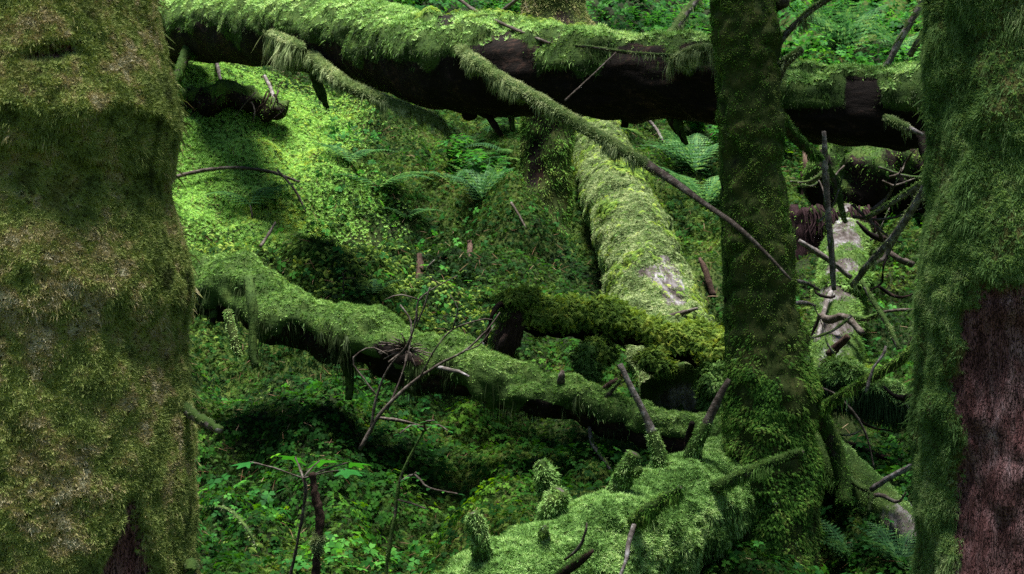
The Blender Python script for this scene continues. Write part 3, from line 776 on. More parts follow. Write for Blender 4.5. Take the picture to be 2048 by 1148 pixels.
build_f("yellow_moss", bake(TSP[0], TSP[1], q[0] + q[1] * .01, X, Y, q[1], R.uniform(.025, .055, n_)), M_MOSS_YELLOW, ob)

# its limbs
def D1(px): return np.interp(px, [q[0] for q in top], [q[2] for q in top])
limb(log1, "branch", [(915, 92, 8.8), (935, 112, 8.55), (960, 130, 8.35), (1010, 165, 8.15), (1080, 203, 7.95), (1150, 245, 7.8), (1240, 298, 7.6), (1330, 352, 7.4), (1410, 408, 7.1), (1470, 450, 6.82), (1530, 505, 6.75), (1582, 560, 6.7)],
     [12, 14, 17, 17, 17, 16, 14, 11, 7, 7, 5, 3], mat=M_TWIG, moss=M_MOSS_GREY, density=26000, length=.024, lo=-.9, hi=-.1, hang=2.6, hlen=.05, moss_to=.64, thick=.003, seg=14, seed=21, amp=.35, label="long branch reaching down to the slender trunk, its bare tip crossing it")
limb(log1, "branch", [(612, 92, 10.85), (640, 128, 10.2), (690, 168, 9.8), (740, 190, 9.55), (800, 213, 9.35), (850, 232, 9.2), (878, 248, 9.1), (900, 272, 9.1)],
     [13, 15, 16, 14, 13, 13, 13, 4], moss=M_MOSS_GREY, density=16000, length=.03, width=.005, lo=-.8, hi=0, hang=2.6, hlen=.06, thick=.004, seg=14, seed=22, label="drooping branch shaggy with hanging moss")
limb(log1, "branch", [(535, 64, 11.2), (560, 76, 10.8), (585, 88, 10.6), (603, 96, 10.45), (606, 108, 10.45)],
     [10, 12, 13, 12, 5], moss=M_MOSS_GREY, density=20000, length=.03, width=.005, lo=-.8, hi=0, hang=6.5, hlen=.15, thick=.006, seg=12, seed=23, label="short stub with a curtain of hanging moss")
limb(log1, "branch", [(622, 130, 11.0), (632, 160, 10.95), (643, 190, 10.9), (655, 216, 10.88)], [15, 13, 11, 4], mat=M_BARK_LOG, moss=M_MOSS_TRUNK, density=3000, seed=24, amp=.6)
limb(log1, "branch", [(955, 190, 9.0), (972, 225, 8.95), (990, 252, 8.9), (1003, 272, 8.88)], [9, 7, 6, 4], mat=M_BARK_LOG, seed=25)
limb(log1, "branch", [(1000, 180, 8.9), (1015, 205, 8.85), (1022, 235, 8.82), (1026, 262, 8.8)], [12, 9, 8, 5], mat=M_BARK_LOG, moss=M_MOSS_GREY, density=9000, lo=-.2, hi=.5, seed=26)
limb(log1, "branch", [(1246, 215, 8.35), (1250, 235, 8.35), (1248, 255, 8.35)], [13, 9, 3], mat=M_BARK_LOG, seed=27, amp=1.6)
limb(log1, "branch", [(1268, 215, 8.35), (1266, 236, 8.35)], [7, 3], mat=M_BARK_LOG, seed=28, amp=1.6)
limb(log1, "branch", [(1338, 225, 8.2), (1350, 245, 8.2), (1362, 268, 8.2), (1374, 290, 8.2)], [14, 16, 10, 2], mat=M_BARK_LOG, moss=M_MOSS_TRUNK, density=3000, seed=29, amp=.8)
limb(log1, "branch", [(925, 235, 9.1), (940, 228, 9.1), (952, 236, 9.1)], [6, 14, 3], mat=M_BARK_LOG, seed=30, amp=1.6)
limb(log1, "branch", [(962, 62, 9.0), (972, 48, 8.95), (990, 32, 8.9), (1015, 14, 8.85), (1042, -8, 8.8), (1080, -40, 8.75)], [11, 8, 6, 5, 5, 4], mat=M_TWIG, moss=M_MOSS_TRUNK, density=3000, moss_to=.3, seed=31, label="bare brown branch rising from the top of the log")
limb(log1, "branch", [(1150, 92, 8.1), (1200, 97, 8.05), (1240, 104, 7.95), (1290, 109, 7.9), (1345, 112, 7.9)], [3, 3.5, 3.5, 3.5, 4], mat=M_TWIG, moss=M_MOSS_GREY, density=8000, lo=0, hi=.6, hang=2, hlen=.05, seed=32)
limb(log1, "branch", [(1345, 125, 7.9), (1370, 112, 7.8), (1400, 102, 7.7), (1430, 98, 7.6), (1470, 100, 7.45)], [9, 11, 11, 9, 8], moss=M_MOSS_GREY, density=20000, length=.028, lo=-.6, hi=.1, hang=5, hlen=.085, thick=.012, seed=33, label="mossy branch curving to the slender trunk")
limb(log1, "branch", [(1330, 82, 8.5), (1348, 60, 8.6), (1370, 28, 8.7), (1398, -5, 8.8), (1420, -30, 8.9)], [11, 11, 10, 8, 7], mat=M_PALE, moss=M_MOSS_GREY, density=10000, lo=-.1, hi=.6, hang=3, hlen=.05, seed=34)
limb(log1, "branch", [(1755, 150, 7.9), (1775, 128, 7.88), (1800, 80, 7.86), (1825, 40, 7.84), (1852, -8, 7.82), (1870, -40, 7.8)], [10, 8, 9, 8, 9, 8], mat=M_PALE, moss=M_MOSS_GREY, density=9000, lo=.1, hi=.7, seed=35, label="upright pale branch blotched with lichen")
limb(log1, "branch", [(1772, 236, 7.55), (1790, 246, 7.45), (1820, 258, 7.38), (1846, 270, 7.34)], [9, 10, 8, 4], mat=M_PALE, moss=M_MOSS_GREY, density=18000, lo=-.5, hi=.2, hang=2.5, hlen=.05, moss_to=.8, seed=36)
limb(log1, "branch", [(1842, 268, 7.5), (1848, 300, 7.45), (1860, 335, 7.4), (1875, 360, 7.35)], [8, 8, 9, 5], mat=M_BARK_LOG, seed=37)
limb(log1, "branch", [(1800, 270, 7.9), (1808, 290, 7.9), (1812, 302, 7.9)], [30, 22, 6], mat=M_BARK_LOG, moss=M_MOSS_TRUNK, density=4000, seed=38, amp=.7)
limb(log1, "branch", [(1858, 178, 7.6), (1866, 160, 7.55), (1880, 140, 7.5)], [9, 7, 5], mat=M_BARK_LOG, moss=M_MOSS_TRUNK, density=4000, seed=39)
limb(log1, "branch", [(385, 90, 13.0), (372, 110, 12.8), (358, 150, 12.7), (350, 178, 12.7)], [18, 14, 13, 10], moss=M_MOSS_TRUNK, density=5000, hang=2, hlen=.07, seed=40)
tw = thing("dead_twig", "hair thin bare twig slanting across the black side of the top log", "twig", P(1175, 150, 7.9))
limb(tw, "twig", [(1232, 106, 7.93), (1180, 155, 7.8), (1130, 202, 7.7)], [1.2, 1.1, 1.0], mat=M_TWIG, seg=5)
tw = thing("dead_twig", "thin dark twig lying aslant on the mossy top of the upper log", "twig", P(1000, 40, 8.8))
limb(tw, "twig", [(915, -4, 9.3), (950, 22, 9.0), (1000, 46, 8.7), (1060, 72, 8.45), (1100, 88, 8.3)], [3.5, 3.5, 3, 3, 2], mat=M_TWIG, seg=6)

# ------------------------------------------------------------------ log climbing the bank
path = [(1130, 190, 16.2), (1165, 232, 15.0), (1200, 305, 13.6), (1225, 368, 12.7), (1250, 425, 12.0), (1275, 500, 11.3), (1300, 580, 10.7), (1325, 655, 10.1), (1350, 735, 9.6), (1365, 800, 9.2)]
log2 = thing("fallen_log", "broad yellow green log climbing the bank between the dark stump and the slender tree", "log", P(*path[6]))
W = [P(*q) for q in path]; rr = [r * q[2] / F for r, q in zip([34, 38, 46, 52, 58, 66, 74, 78, 76, 70], path)]
def sh_b(V, Nn, L, th):
    v = V.reshape(-1, 3); n = fbm(v, 4.5, 4, 81).reshape(L.shape)
    py = 574 - (V[..., 2] - CZ) / V[..., 1] * F
    n3 = vnoise(v, 7, 85).reshape(L.shape)
    bare = sstep(.15, .6, 1.15 * np.exp(-((Nn[..., 0] - .2) / .5) ** 2) * np.exp(-((py - 575) / 60) ** 2) + .5 * n3 * sstep(12.8, 11.5, V[..., 1]))
    m = np.clip(1.05 - bare * .9 + .2 * n, 0, 1) * sstep(-.95, -.3, Nn[..., 2])
    lump = np.abs(vnoise(v, 9, 84)).reshape(L.shape)
    return .035 * n + .03 * m + .05 * lump * m, m
s = tube(W, rr, 72, .03, (0, 0, 1), sh_b)
ob = main_part(log2, "log_body", s, M_BARK_WORN)
q = sample(s, density=7000)
P1 = [blades(q[0], q[1], .013, .006, 1.3, .0, .3)]
q = sample(s, density=6000); X, Y, Z = frame(q[1], .4); build_f("grey_moss", bake(TST[0], TST[1], q[0], X, Y, Z, R.uniform(.012, .024, len(q[0]))), M_MOSS_GREY, ob)
sidew = s.m * (s.N[..., 2] < .3)
q = sample(s, density=6000, weight=sidew); P1.append(blades(q[0], q[1] * .6, .035, .005, .7, 1.2, .8))
build_f("moss", P1, M_MOSS_PALE, ob)
wy = s.m * (s.N[..., 2] > .0) * np.clip(-.25 + 1.2 * vnoise(s.V.reshape(-1, 3), 4.0, 98), 0.02, 1).reshape(s.m.shape) * (.35 + .65 * sstep(10.2, 11.6, s.V[..., 1]))
q = sample(s, density=7000, weight=wy); n_ = len(q[0])
Dn = nrm(A(-.25, -.3, -.1) + R.normal(0, .7, (n_, 3))); Y = nrm(np.cross(q[1], Dn)); X = np.cross(Y, q[1])
build_f("yellow_moss", bake(TSP[0], TSP[1], q[0] + q[1] * .015, X, Y, q[1], R.uniform(.03, .065, n_)), M_MOSS_YELLOW, ob)
limb(log2, "branch", [(1300, 648, 9.7), (1325, 638, 9.65), (1360, 628, 9.6), (1395, 617, 9.55)], [5, 6, 5, 3], mat=M_TWIG, seed=41)

# ------------------------------------------------------------------ low yellow log with the broken end
path = [(1042, 640, 9.0), (1110, 648, 8.95), (1190, 655, 8.9), (1280, 672, 8.85), (1360, 694, 8.8), (1440, 712, 8.75), (1500, 730, 8.7)]
log3 = thing("fallen_log", "short low log capped with golden feather moss, its broken brown end beside the diagonal log", "log", P(1240, 700, 8.9))
W = [P(*q) for q in path]; rr = [r * q[2] / F for r, q in zip([22, 22, 27, 28, 28, 26, 22], path)]
s = tube(W, rr, 44, .025, (0, 0, 1), moss_shape(.12, .06, -.15, .45, 1.5, 91, 6, .5))
ob = main_part(log3, "log_body", s, M_BARK_LOG)
q = sample(s, density=17000, weight=s.m); n_ = len(q[0])
Dn = nrm(q[1] * A(1, 1, .4) * .7 + A(0, -.35, -.25) + R.normal(0, .6, (n_, 3))); Y = nrm(np.cross(q[1], Dn)); Z = np.cross(Dn, Y)
P1 = [bake(TSP[0], TSP[1], q[0], Dn, Y, Z, R.uniform(.03, .07, n_))]
build_f("moss", P1, M_MOSS_YELLOW, ob)
q = sample(s, density=9000, weight=s.m * (s.N[..., 2] > .2)); X, Y, Z = frame(q[1], .4)
build_f("pale_moss", bake(TST[0], TST[1], q[0] + q[1] * .01, X, Y, Z, R.uniform(.02, .04, len(q[0]))), M_MOSS_YELLOW, ob)
def moss_lump(parent, px, py, d, rx, ry, mossm, seed, dens=16000, size=(.025, .05), star=False):
    c = P(px, py, d)
    s = tube([c + A(0, 0, -ry), c + A(0, 0, -ry * .5), c, c + A(0, 0, ry * .5), c + A(0, 0, ry)], [rx * .45, rx * .9, rx, rx * .85, rx * .35], 20, .02, (0, -1, 0), lambda V, Nn, L, th: (.75 * rx * fbm(V.reshape(-1, 3), 12, 3, seed).reshape(L.shape), np.ones(L.shape)))
    o = main_part(parent, "moss_cushion", s, M_BARK_LOG)
    q = sample(s, density=dens); n_ = len(q[0])
    Dn = nrm(q[1] + A(0, -.2, -.5) + R.normal(0, .4, (n_, 3))); Y = nrm(np.cross(q[1] + .01, Dn)); Z = np.cross(Dn, Y)
    T_ = TST if star else TSP
    build_f("moss", bake(T_[0], T_[1], q[0], Dn, Y, Z, R.uniform(*size, n_)), mossm, o)
moss_lump(log3, 1178, 728, 8.72, .07, .12, M_MOSS_GREEN, 5)
moss_lump(log3, 1196, 700, 8.75, .06, .07, M_MOSS_YELLOW, 15)
moss_lump(log3, 1312, 722, 8.68, .075, .07, M_MOSS_YELLOW, 6)
moss_lump(log3, 1100, 640, 8.9, .07, .04, M_MOSS_YELLOW, 16)
moss_lump(log3, 1350, 690, 8.75, .08, .05, M_MOSS_YELLOW, 17)
moss_lump(log3, 1425, 770, 8.6, .07, .14, M_MOSS_GREEN, 7)
limb(log3, "broken_end", [(1008, 718, 9.0), (1012, 690, 8.95), (1022, 655, 8.92), (1032, 625, 8.92), (1045, 600, 8.95)], [18, 30, 32, 30, 20], mat=M_WOOD, moss=M_MOSS_YELLOW, density=7000, length=.05, width=.007, lo=.05, hi=.8, seg=26, seed=44, amp=.9, thick=.03, label="upturned broken end showing splintered brown wood")
limb(log3, "splinter", [(1001, 700, 8.82), (1006, 682, 8.8), (1013, 668, 8.8)], [5, 7, 3], mat=M_WOOD, seed=45)
moss_lump(log3, 1030, 600, 8.92, .10, .04, M_MOSS_YELLOW, 8, 14000)
moss_lump(log3, 1058, 590, 8.95, .05, .035, M_MOSS_YELLOW, 9, 14000)
moss_lump(log3, 1180, 628, 8.9, .045, .03, M_MOSS_YELLOW, 10, 14000)
limb(log3, "root", [(1028, 612, 8.9), (1000, 610, 8.85), (985, 628, 8.8), (978, 655, 8.8), (970, 688, 8.8)], [7, 6, 4, 3, 2], mat=M_BARK_LOG, seed=46)

# ------------------------------------------------------------------ diagonal mossy log
path = [(250, 555, 8.9), (380, 570, 8.75), (480, 595, 8.6), (540, 622, 8.5), (640, 655, 8.4), (740, 690, 8.3), (850, 725, 8.2), (960, 757, 8.1), (1060, 785, 8.05), (1160, 815, 8.0), (1260, 848, 7.9), (1350, 870, 7.8), (1440, 895, 7.7)]
log4 = thing("fallen_log", "long shaggy log slanting from the thickest trunk down to the bright foreground log", "log", P(850, 760, 8.2))
W = [P(*q) for q in path]; rr = [r * q[2] / F for r, q in zip([52, 52, 52, 50, 50, 50, 50, 47, 44, 42, 40, 37, 34], path)]
b4 = moss_shape(.15, .03, -.6, .05, .7, 101, 5.5, .55)
def sh_d(V, Nn, L, th):
    off, m = b4(V, Nn, L, th)
    px = 1024 + V[..., 0] / V[..., 1] * F
    bare = np.exp(-((px - 800) / 60) ** 2) * np.exp(-((Nn[..., 2] - .15) / .4) ** 2)
    bare2 = np.exp(-((px - 1095) / 50) ** 2) * np.exp(-((Nn[..., 2] + .3) / .35) ** 2)
    lump = .05 * vnoise(V.reshape(-1, 3), 3.6, 104).reshape(L.shape) + .04 * np.abs(vnoise(V.reshape(-1, 3), 10, 105)).reshape(L.shape)
    return off + lump, m * (1 - sstep(.3, .7, np.maximum(bare, bare2)))
s = tube(W, rr, 56, .025, (0, 0, 1), sh_d)
ob = main_part(log4, "log_body", s, M_BARK_LOG)
up_ = sstep(-.1, .5, s.N[..., 2])
q = sample(s, density=30000, weight=s.m * (.08 + .92 * up_))
build_f("moss", [blades(q[0], q[1], .011, .0048, 1.2, .05, .3)], M_MOSS_GREEN, ob)
q = sample(s, density=7000, weight=s.m * sstep(.3, .8, s.N[..., 2])); X, Y, Z = frame(q[1], .4)
build_f("pale_moss", bake(TST[0], TST[1], q[0], X, Y, Z, R.uniform(.010, .022, len(q[0]))), M_MOSS_GREEN, ob)
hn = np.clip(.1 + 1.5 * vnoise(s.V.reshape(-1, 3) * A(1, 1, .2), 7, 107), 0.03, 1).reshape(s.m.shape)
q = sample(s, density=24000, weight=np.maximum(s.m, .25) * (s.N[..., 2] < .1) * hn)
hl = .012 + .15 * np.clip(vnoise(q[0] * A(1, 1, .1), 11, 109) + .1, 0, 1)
build_f("hanging_moss", [blades(q[0], q[1] * .4, hl, .0042, .45, 1.5, 1.0)], M_MOSS_SHADE, ob)  # dark strands carry the underside shade in their colour
q = sample(s, density=1800, weight=np.maximum(s.m, .2) * (s.N[..., 2] < .1) * hn)
build_f("lichen", [blades(q[0], q[1] * .6, .035, .005, .9, .9, .8)], M_MOSS_COOL, ob)
limb(log4, "branch", [(497, 555, 8.3), (503, 600, 8.2), (507, 650, 8.18), (505, 700, 8.16), (512, 735, 8.15)], [9, 11, 10, 9, 6], mat=M_BARK_LOG, moss=M_MOSS_SHADE, density=5000, lo=-2, hi=-1, hang=1, hlen=.04, seed=51, amp=.5)
limb(log4, "branch", [(455, 620, 8.35), (462, 655, 8.32), (470, 690, 8.3), (480, 715, 8.3)], [8, 10, 9, 5], mat=M_BARK_TRUNK, moss=M_MOSS_PALE, density=14000, lo=-2, hi=-1, hang=1.5, hlen=.05, seed=52)
limb(log4, "branch", [(690, 700, 8.35), (697, 740, 8.33), (700, 775, 8.32), (697, 800, 8.32)], [12, 11, 10, 8], mat=M_BARK_LOG, moss=M_MOSS_TRUNK, density=5000, seed=53)
limb(log4, "branch", [(428, 620, 8.5), (425, 650, 8.5)], [8, 6], mat=M_BARK_LOG, moss=M_MOSS_TRUNK, density=5000, seed=54)
limb(log4, "branch", [(875, 735, 7.98), (900, 741, 7.92), (920, 745, 7.88), (938, 754, 7.86)], [4, 4, 3, 2], mat=M_PALE, seed=55)
limb(log4, "branch", [(1125, 775, 7.95), (1122, 760, 7.9), (1126, 742, 7.88)], [6, 8, 3], mat=M_TWIG, seed=56)
limb(log4, "branch", [(1190, 792, 8.0), (1205, 780, 7.98), (1220, 768, 7.96), (1236, 758, 7.95)], [6, 5, 5, 3], mat=M_WOOD, seed=57)
limb(log4, "branch", [(1212, 795, 7.9), (1225, 780, 7.88), (1242, 760, 7.86)], [9, 5, 2], moss=M_MOSS_GREEN, density=14000, seed=58)
limb(log4, "branch", [(1178, 850, 7.95), (1184, 885, 7.9), (1200, 910, 7.88), (1218, 935, 7.85), (1226, 962, 7.85)], [5, 6, 5, 4, 3], mat=M_PALE, moss=M_MOSS_GREY, density=5000, lo=.2, hi=1, seed=59, label="thin forked pale twig hanging below")
limb(log4, "branch", [(1378, 900, 7.6), (1380, 870, 7.55), (1384, 845, 7.5)], [10, 7, 3], mat=M_BARK_LOG, seed=60)
# burst of bare twigs on the bare patch
tb = thing("twig_tuft", "spiky rosette of thin purplish bare twigs on the bare patch of the diagonal log", "twigs", P(815, 700, 8.0))
for k in range(26):
    a = R.uniform(0, 2 * math.pi); l = R.uniform(28, 62)
    x1, y1 = 815 + math.cos(a) * l, 700 + math.sin(a) * l * .6
    limb(tb, "twig", [(815 + R.normal(0, 5), 703 + R.normal(0, 3), 8.0), ((815 + x1) / 2, (700 + y1) / 2 - 3, 7.93 - R.random() * .05), (x1, y1, 7.9 - R.random() * .1)], [.9, .7, .4], mat=M_TWIG, seg=4, step=.03)

# ------------------------------------------------------------------ bright foreground log
path = [(740, 1430, 5.75), (870, 1325, 5.95), (1000, 1240, 6.1), (1115, 1172, 6.3), (1230, 1108, 6.5), (1320, 1058, 6.7), (1410, 1005, 7.0), (1470, 962, 7.35), (1540, 930, 7.7)]
log5 = thing("fallen_log", "bright green velvety log in the foreground with mossy branch stubs, ending behind the slender trunk", "log", P(1200, 1120, 6.4))
W = [P(*q) for q in path]; rr = [r * q[2] / F for r, q in zip([112, 112, 114, 112, 108, 104, 98, 84, 62], path)]
def sh_e(V, Nn, L, th):
    v = V.reshape(-1, 3); n = fbm(v, 5, 4, 111).reshape(L.shape)
    m = sstep(-.75, -.2, Nn[..., 2] + .3 * n)
    return .034 * n + m * (.012 + .045 * np.abs(vnoise(v, 7, 115)).reshape(L.shape) + .024 * np.abs(vnoise(v, 17, 113)).reshape(L.shape)), m
s = tube(W, rr, 96, .022, (0, 0, 1), sh_e)
ob = main_part(log5, "log_body", s, M_BARK_LOG)
q = sample(s, density=30000, weight=s.m * (.3 + .7 * sstep(-.2, .4, s.N[..., 2])))
P1 = [blades(q[0], q[1], .009, .0036, 1.3, .0, .2)]
q = sample(s, density=16000, weight=s.m * sstep(-.1, .4, s.N[..., 2])); X, Y, Z = frame(q[1], .35)
P1.append(bake(TST[0], TST[1], q[0], X, Y, Z, R.uniform(.010, .024, len(q[0]))))
q = sample(s, density=12000, weight=s.m * (s.N[..., 2] < .35)); P1.append(blades(q[0], q[1] * .5, .028, .0035, .5, 1.4, .9))
build_f("moss", P1, M_MOSS_PALE, ob)
wt = s.m * sstep(.15, .5, fbm(s.V.reshape(-1, 3), 5, 3, 119)).reshape(s.m.shape) * (s.N[..., 2] > -.2)
q = sample(s, density=16000, weight=wt); X, Y, Z = frame(q[1], .4)
build_f("dark_moss", bake(TSP[0], TSP[1], q[0], X, Y, Z, R.uniform(.012, .026, len(q[0]))), M_MOSS_GREEN, ob)
limb(log5, "branch", [(1322, 930, 6.75), (1310, 885, 6.75), (1290, 830, 6.75), (1262, 775, 6.76), (1240, 728, 6.78)], [20, 15, 9, 8, 7], mat=M_PALE, moss=M_MOSS_PALE, density=16000, lo=-2, hi=-1, moss_to=.42, seg=14, seed=61, label="bare grey branch pointing up, moss only round its foot")
limb(log5, "branch", [(1380, 935, 6.85), (1390, 895, 6.8), (1412, 850, 6.78), (1438, 795, 6.76), (1458, 758, 6.75)], [24, 17, 13, 10, 6], mat=M_TWIG, moss=M_MOSS_PALE, density=16000, lo=-2, hi=-1, moss_to=.55, hang=1, hlen=.03, seg=14, seed=62, label="upright branch leaning against the slender trunk")
limb(log5, "branch", [(966, 1125, 6.05), (962, 1085, 6.0), (956, 1055, 5.98), (944, 1026, 5.97)], [26, 22, 19, 12], moss=M_MOSS_PALE, density=26000, lo=-2, hi=-1, hang=1, hlen=.03, seg=16, step=.015, amp=1.1, seed=63, label="stubby mossy peg")
limb(log5, "branch", [(1105, 1060, 6.4), (1100, 1025, 6.38), (1114, 998, 6.36), (1122, 980, 6.35)], [32, 28, 27, 15], moss=M_MOSS_PALE, density=22000, length=.03, lo=-2, hi=-1, seg=16, step=.015, amp=1.1, seed=64)
limb(log5, "branch", [(1100, 1020, 6.5), (1096, 975, 6.5), (1092, 950, 6.5), (1078, 922, 6.5)], [18, 22, 26, 6], moss=M_MOSS_PALE, density=22000, length=.03, lo=-2, hi=-1, seg=14, step=.015, amp=1.1, seed=65, label="fuzzy club shaped stub")
limb(log5, "branch", [(1225, 1000, 6.55), (1238, 975, 6.5), (1254, 940, 6.46), (1272, 908, 6.44)], [26, 22, 22, 14], moss=M_MOSS_PALE, density=20000, lo=-2, hi=-1, hang=1, hlen=.03, seg=16, step=.015, amp=1.1, seed=66)
limb(log5, "branch", [(1268, 930, 6.46), (1276, 945, 6.42), (1270, 955, 6.42)], [10, 14, 5], moss=M_MOSS_GREEN, density=20000, lo=-2, hi=-1, amp=1.1, seed=67)
limb(log5, "branch", [(1268, 1045, 6.25), (1290, 1028, 6.18), (1320, 1003, 6.12), (1362, 975, 6.06)], [15, 17, 12, 3], moss=M_MOSS_TRUNK, density=22000, lo=-2, hi=-1, hang=3, hlen=.04, seg=16, step=.015, amp=1.1, seed=68, label="tapering stub furred with darker moss")
limb(log5, "branch", [(1090, 1090, 6.15), (1088, 1070, 6.1), (1090, 1052, 6.08)], [13, 13, 5], moss=M_MOSS_TRUNK, density=22000, lo=-2, hi=-1, amp=1.1, seed=69)
limb(log5, "branch", [(1105, 1165, 5.9), (1135, 1140, 5.85), (1165, 1118, 5.8), (1186, 1100, 5.78)], [12, 12, 11, 5], mat=M_WOOD, moss=M_MOSS_TRUNK, density=18000, lo=-.2, hi=.5, seg=12, seed=70, label="splintered stub at the bottom edge")
limb(log5, "branch", [(1268, 1050, 6.1), (1258, 1085, 6.05), (1252, 1120, 6.0), (1238, 1160, 5.95)], [4, 4, 3, 3], mat=M_PALE, seed=71)
limb(log5, "branch", [(1130, 1120, 5.95), (1155, 1100, 5.9), (1170, 1070, 5.87), (1174, 1045, 5.86)], [2, 2, 1.5, 1], mat=M_TWIG, seed=72, seg=5)
limb(log5, "branch", [(1405, 985, 6.75), (1440, 972, 6.6), (1490, 948, 6.5), (1540, 928, 6.42), (1590, 910, 6.38), (1606, 902, 6.36)], [16, 14, 12, 11, 9, 4], moss=M_MOSS_GREEN, density=26000, lo=-.8, hi=0, hang=2.0, hlen=.05, seg=14, thick=.01, seed=73, label="mossy branch crossing in front of the slender trunk")

# ------------------------------------------------------------------ right hand gap: logs, stump, sticks
path = [(1560, 850, 7.9), (1620, 890, 7.75), (1680, 945, 7.6), (1740, 995, 7.45), (1800, 1050, 7.3), (1880, 1115, 7.15)]
log6 = thing("fallen_log", "mossy log sloping from behind the slender trunk to the red barked tree's foot", "log", P(1740, 1020, 7.45))
W = [P(*q) for q in path]; rr = [r * q[2] / F for r, q in zip([44, 44, 44, 40, 36, 32], path)]
b6 = moss_shape(.11, .02, -.3, .35, .4, 121, 5, .4)
s = tube(W, rr, 44, .025, (0, 0, 1), lambda V, Nn, L, th: (lambda r: (r[0], r[1] * (1 - .7 * sstep(.6, .8, L) * (Nn[..., 2] < .8))))(b6(V, Nn, L, th)))
ob = main_part(log6, "log_body", s, M_BARK_GREY)
q = sample(s, density=24000); P1 = [blades(q[0], q[1], .013, .0045, 1.2, .1, .4)]
q = sample(s, density=12000, weight=s.m * (s.N[..., 2] < .2)); P1.append(blades(q[0], q[1] * .5, .05, .004, .5, 1.4, .8))
build_f("moss", P1, M_MOSS_PALE, ob)
limb(log6, "branch", [(1700, 960, 7.4), (1725, 978, 7.3), (1742, 985, 7.25), (1736, 1030, 7.22)], [7, 6, 5, 3], mat=M_PALE, moss=M_MOSS_GREY, density=8000, seed=75)
limb(log6, "branch", [(1738, 998, 7.3), (1760, 990, 7.25), (1795, 1005, 7.2), (1812, 985, 7.15)], [4, 4, 3, 2], mat=M_TWIG, seed=76, seg=6)

path = [(1700, 405, 12.6), (1696, 440, 12.0), (1690, 500, 11.2), (1684, 560, 10.6), (1672, 640, 10.0), (1668, 720, 9.5), (1662, 800, 9.1)]
log7 = thing("fallen_log", "narrow log with pale grey bark patches leading up to the wide rotten stump", "log", P(1680, 660, 10.0))
W = [P(*q) for q in path]; rr = [r * q[2] / F for r, q in zip([26, 32, 38, 40, 42, 45, 46], path)]
def sh_g(V, Nn, L, th):
    v = V.reshape(-1, 3); n = fbm(v, 5, 3, 131).reshape(L.shape)
    m = np.clip(.16 + .75 * n + 1.3 * np.clip(np.abs(Nn[..., 0]) - .5, 0, 1), 0, 1)
    return .025 * n + .02 * m, m
s = tube(W, rr, 40, .03, (0, 0, 1), sh_g)
ob = main_part(log7, "log_body", s, M_BARK_WORN)
q = sample(s, density=9000); build_f("moss", [blades(q[0], q[1], .03, .005, .8, .4, .5)], M_MOSS_GREEN, ob)
moss_lump(log7, 1700, 570, 10.3, .13, .07, M_MOSS_GREEN, 12, 9000)
limb(log7, "branch", [(1640, 632, 9.6), (1660, 640, 9.5), (1690, 634, 9.4), (1725, 668, 9.3)], [6, 8, 7, 6], mat=M_TWIG, seed=77)
limb(log7, "branch", [(1660, 710, 9.2), (1675, 694, 9.15), (1697, 672, 9.1)], [9, 8, 6], mat=M_WOOD, seed=78, label="stubby brown broken branch")
limb(log7, "branch", [(1700, 634, 9.5), (1735, 638, 9.35), (1765, 625, 9.2), (1800, 620, 9.1), (1850, 619, 9.0)], [7, 6, 4, 4, 4], mat=M_TWIG, moss=M_MOSS_GREEN, density=9000, moss_to=.5, seed=79)
limb(log7, "branch", [(1668, 570, 9.9), (1652, 610, 9.7), (1640, 660, 9.5), (1628, 720, 9.4)], [4, 4, 4, 3], mat=M_PALE, seed=80)

def stump(name, label, cx, ytop, ybot, d, halfw, mat, seed, jag):
    rB = halfw * d / F
    base = P(cx, ybot, d); topz = P(cx, ytop, d)[2]
    t = thing(name, label, "stump", base)
    def f(V, Nn, L, th):
        v = V.reshape(-1, 3)
        fib = np.abs(vnoise(np.stack([np.cos(th.ravel()) * 2, np.sin(th.ravel()) * 2, v[:, 2] * .4], 1), 4, seed)).reshape(L.shape)
        return rB * (.16 * fib + .12 * fbm(v, 4, 3, seed).reshape(L.shape)), np.clip(fbm(v, 5, 3, seed + 2).reshape(L.shape) * .8, 0, 1)
    s = tube([base + A(0, 0, -.4), base + A(0, 0, 0), A(base[0], d, (base[2] + topz) / 2), A(base[0], d, topz)], [rB * 1.2, rB * 1.1, rB, rB * .95], 60, .03, (0, -1, 0), f, close=False)
    # jagged rim and a hollow inside
    V = s.V; th = s.th[0]
    jv = jag * np.abs(vnoise(np.stack([np.cos(th) * 3, np.sin(th) * 3, th * 0], 1), 3, seed + 4))
    V[-1, :, 2] += jv; V[-2, :, 2] += jv * .5
    c = V[-1].mean(0)
    inner = c + (V[-1] - c) * A(.8, .8, 1); floor_ = c + (V[-1] - c) * A(.6, .6, 0) + A(0, 0, -.25)
    k = len(s.verts); sv = np.vstack([V.reshape(-1, 3), inner, floor_, floor_.mean(0)[None]])
    n = s.seg; o0 = (s.n - 1) * n; j = np.arange(n); j1 = (j + 1) % n
    fs = [np.vstack([s.Q, np.stack([o0 + j, o0 + j1, k + j1, k + j], 1), np.stack([k + j, k + j1, k + n + j1, k + n + j], 1)]), np.stack([k + n + j, k + n + j1, np.full(n, k + 2 * n)], 1)]
    ob = build("wood", sv, fs, mat, t, {"moss": np.concatenate([s.m.ravel(), np.zeros(2 * n + 1)])}, True)
    q = sample(s, density=3500, weight=np.clip(s.m, 0, 1)); 
    if q: build_f("moss", [blades(q[0], q[1], .035, .006, .8, .5, .6)], M_MOSS_TRUNK, ob)
    return t, rB, topz
stp, rB, tz = stump("broken_stump", "wide rotten stump with fibrous dark red wood behind the pale barked log", 1658, 432, 640, 11.9, 82, M_ROT, 141, .10)
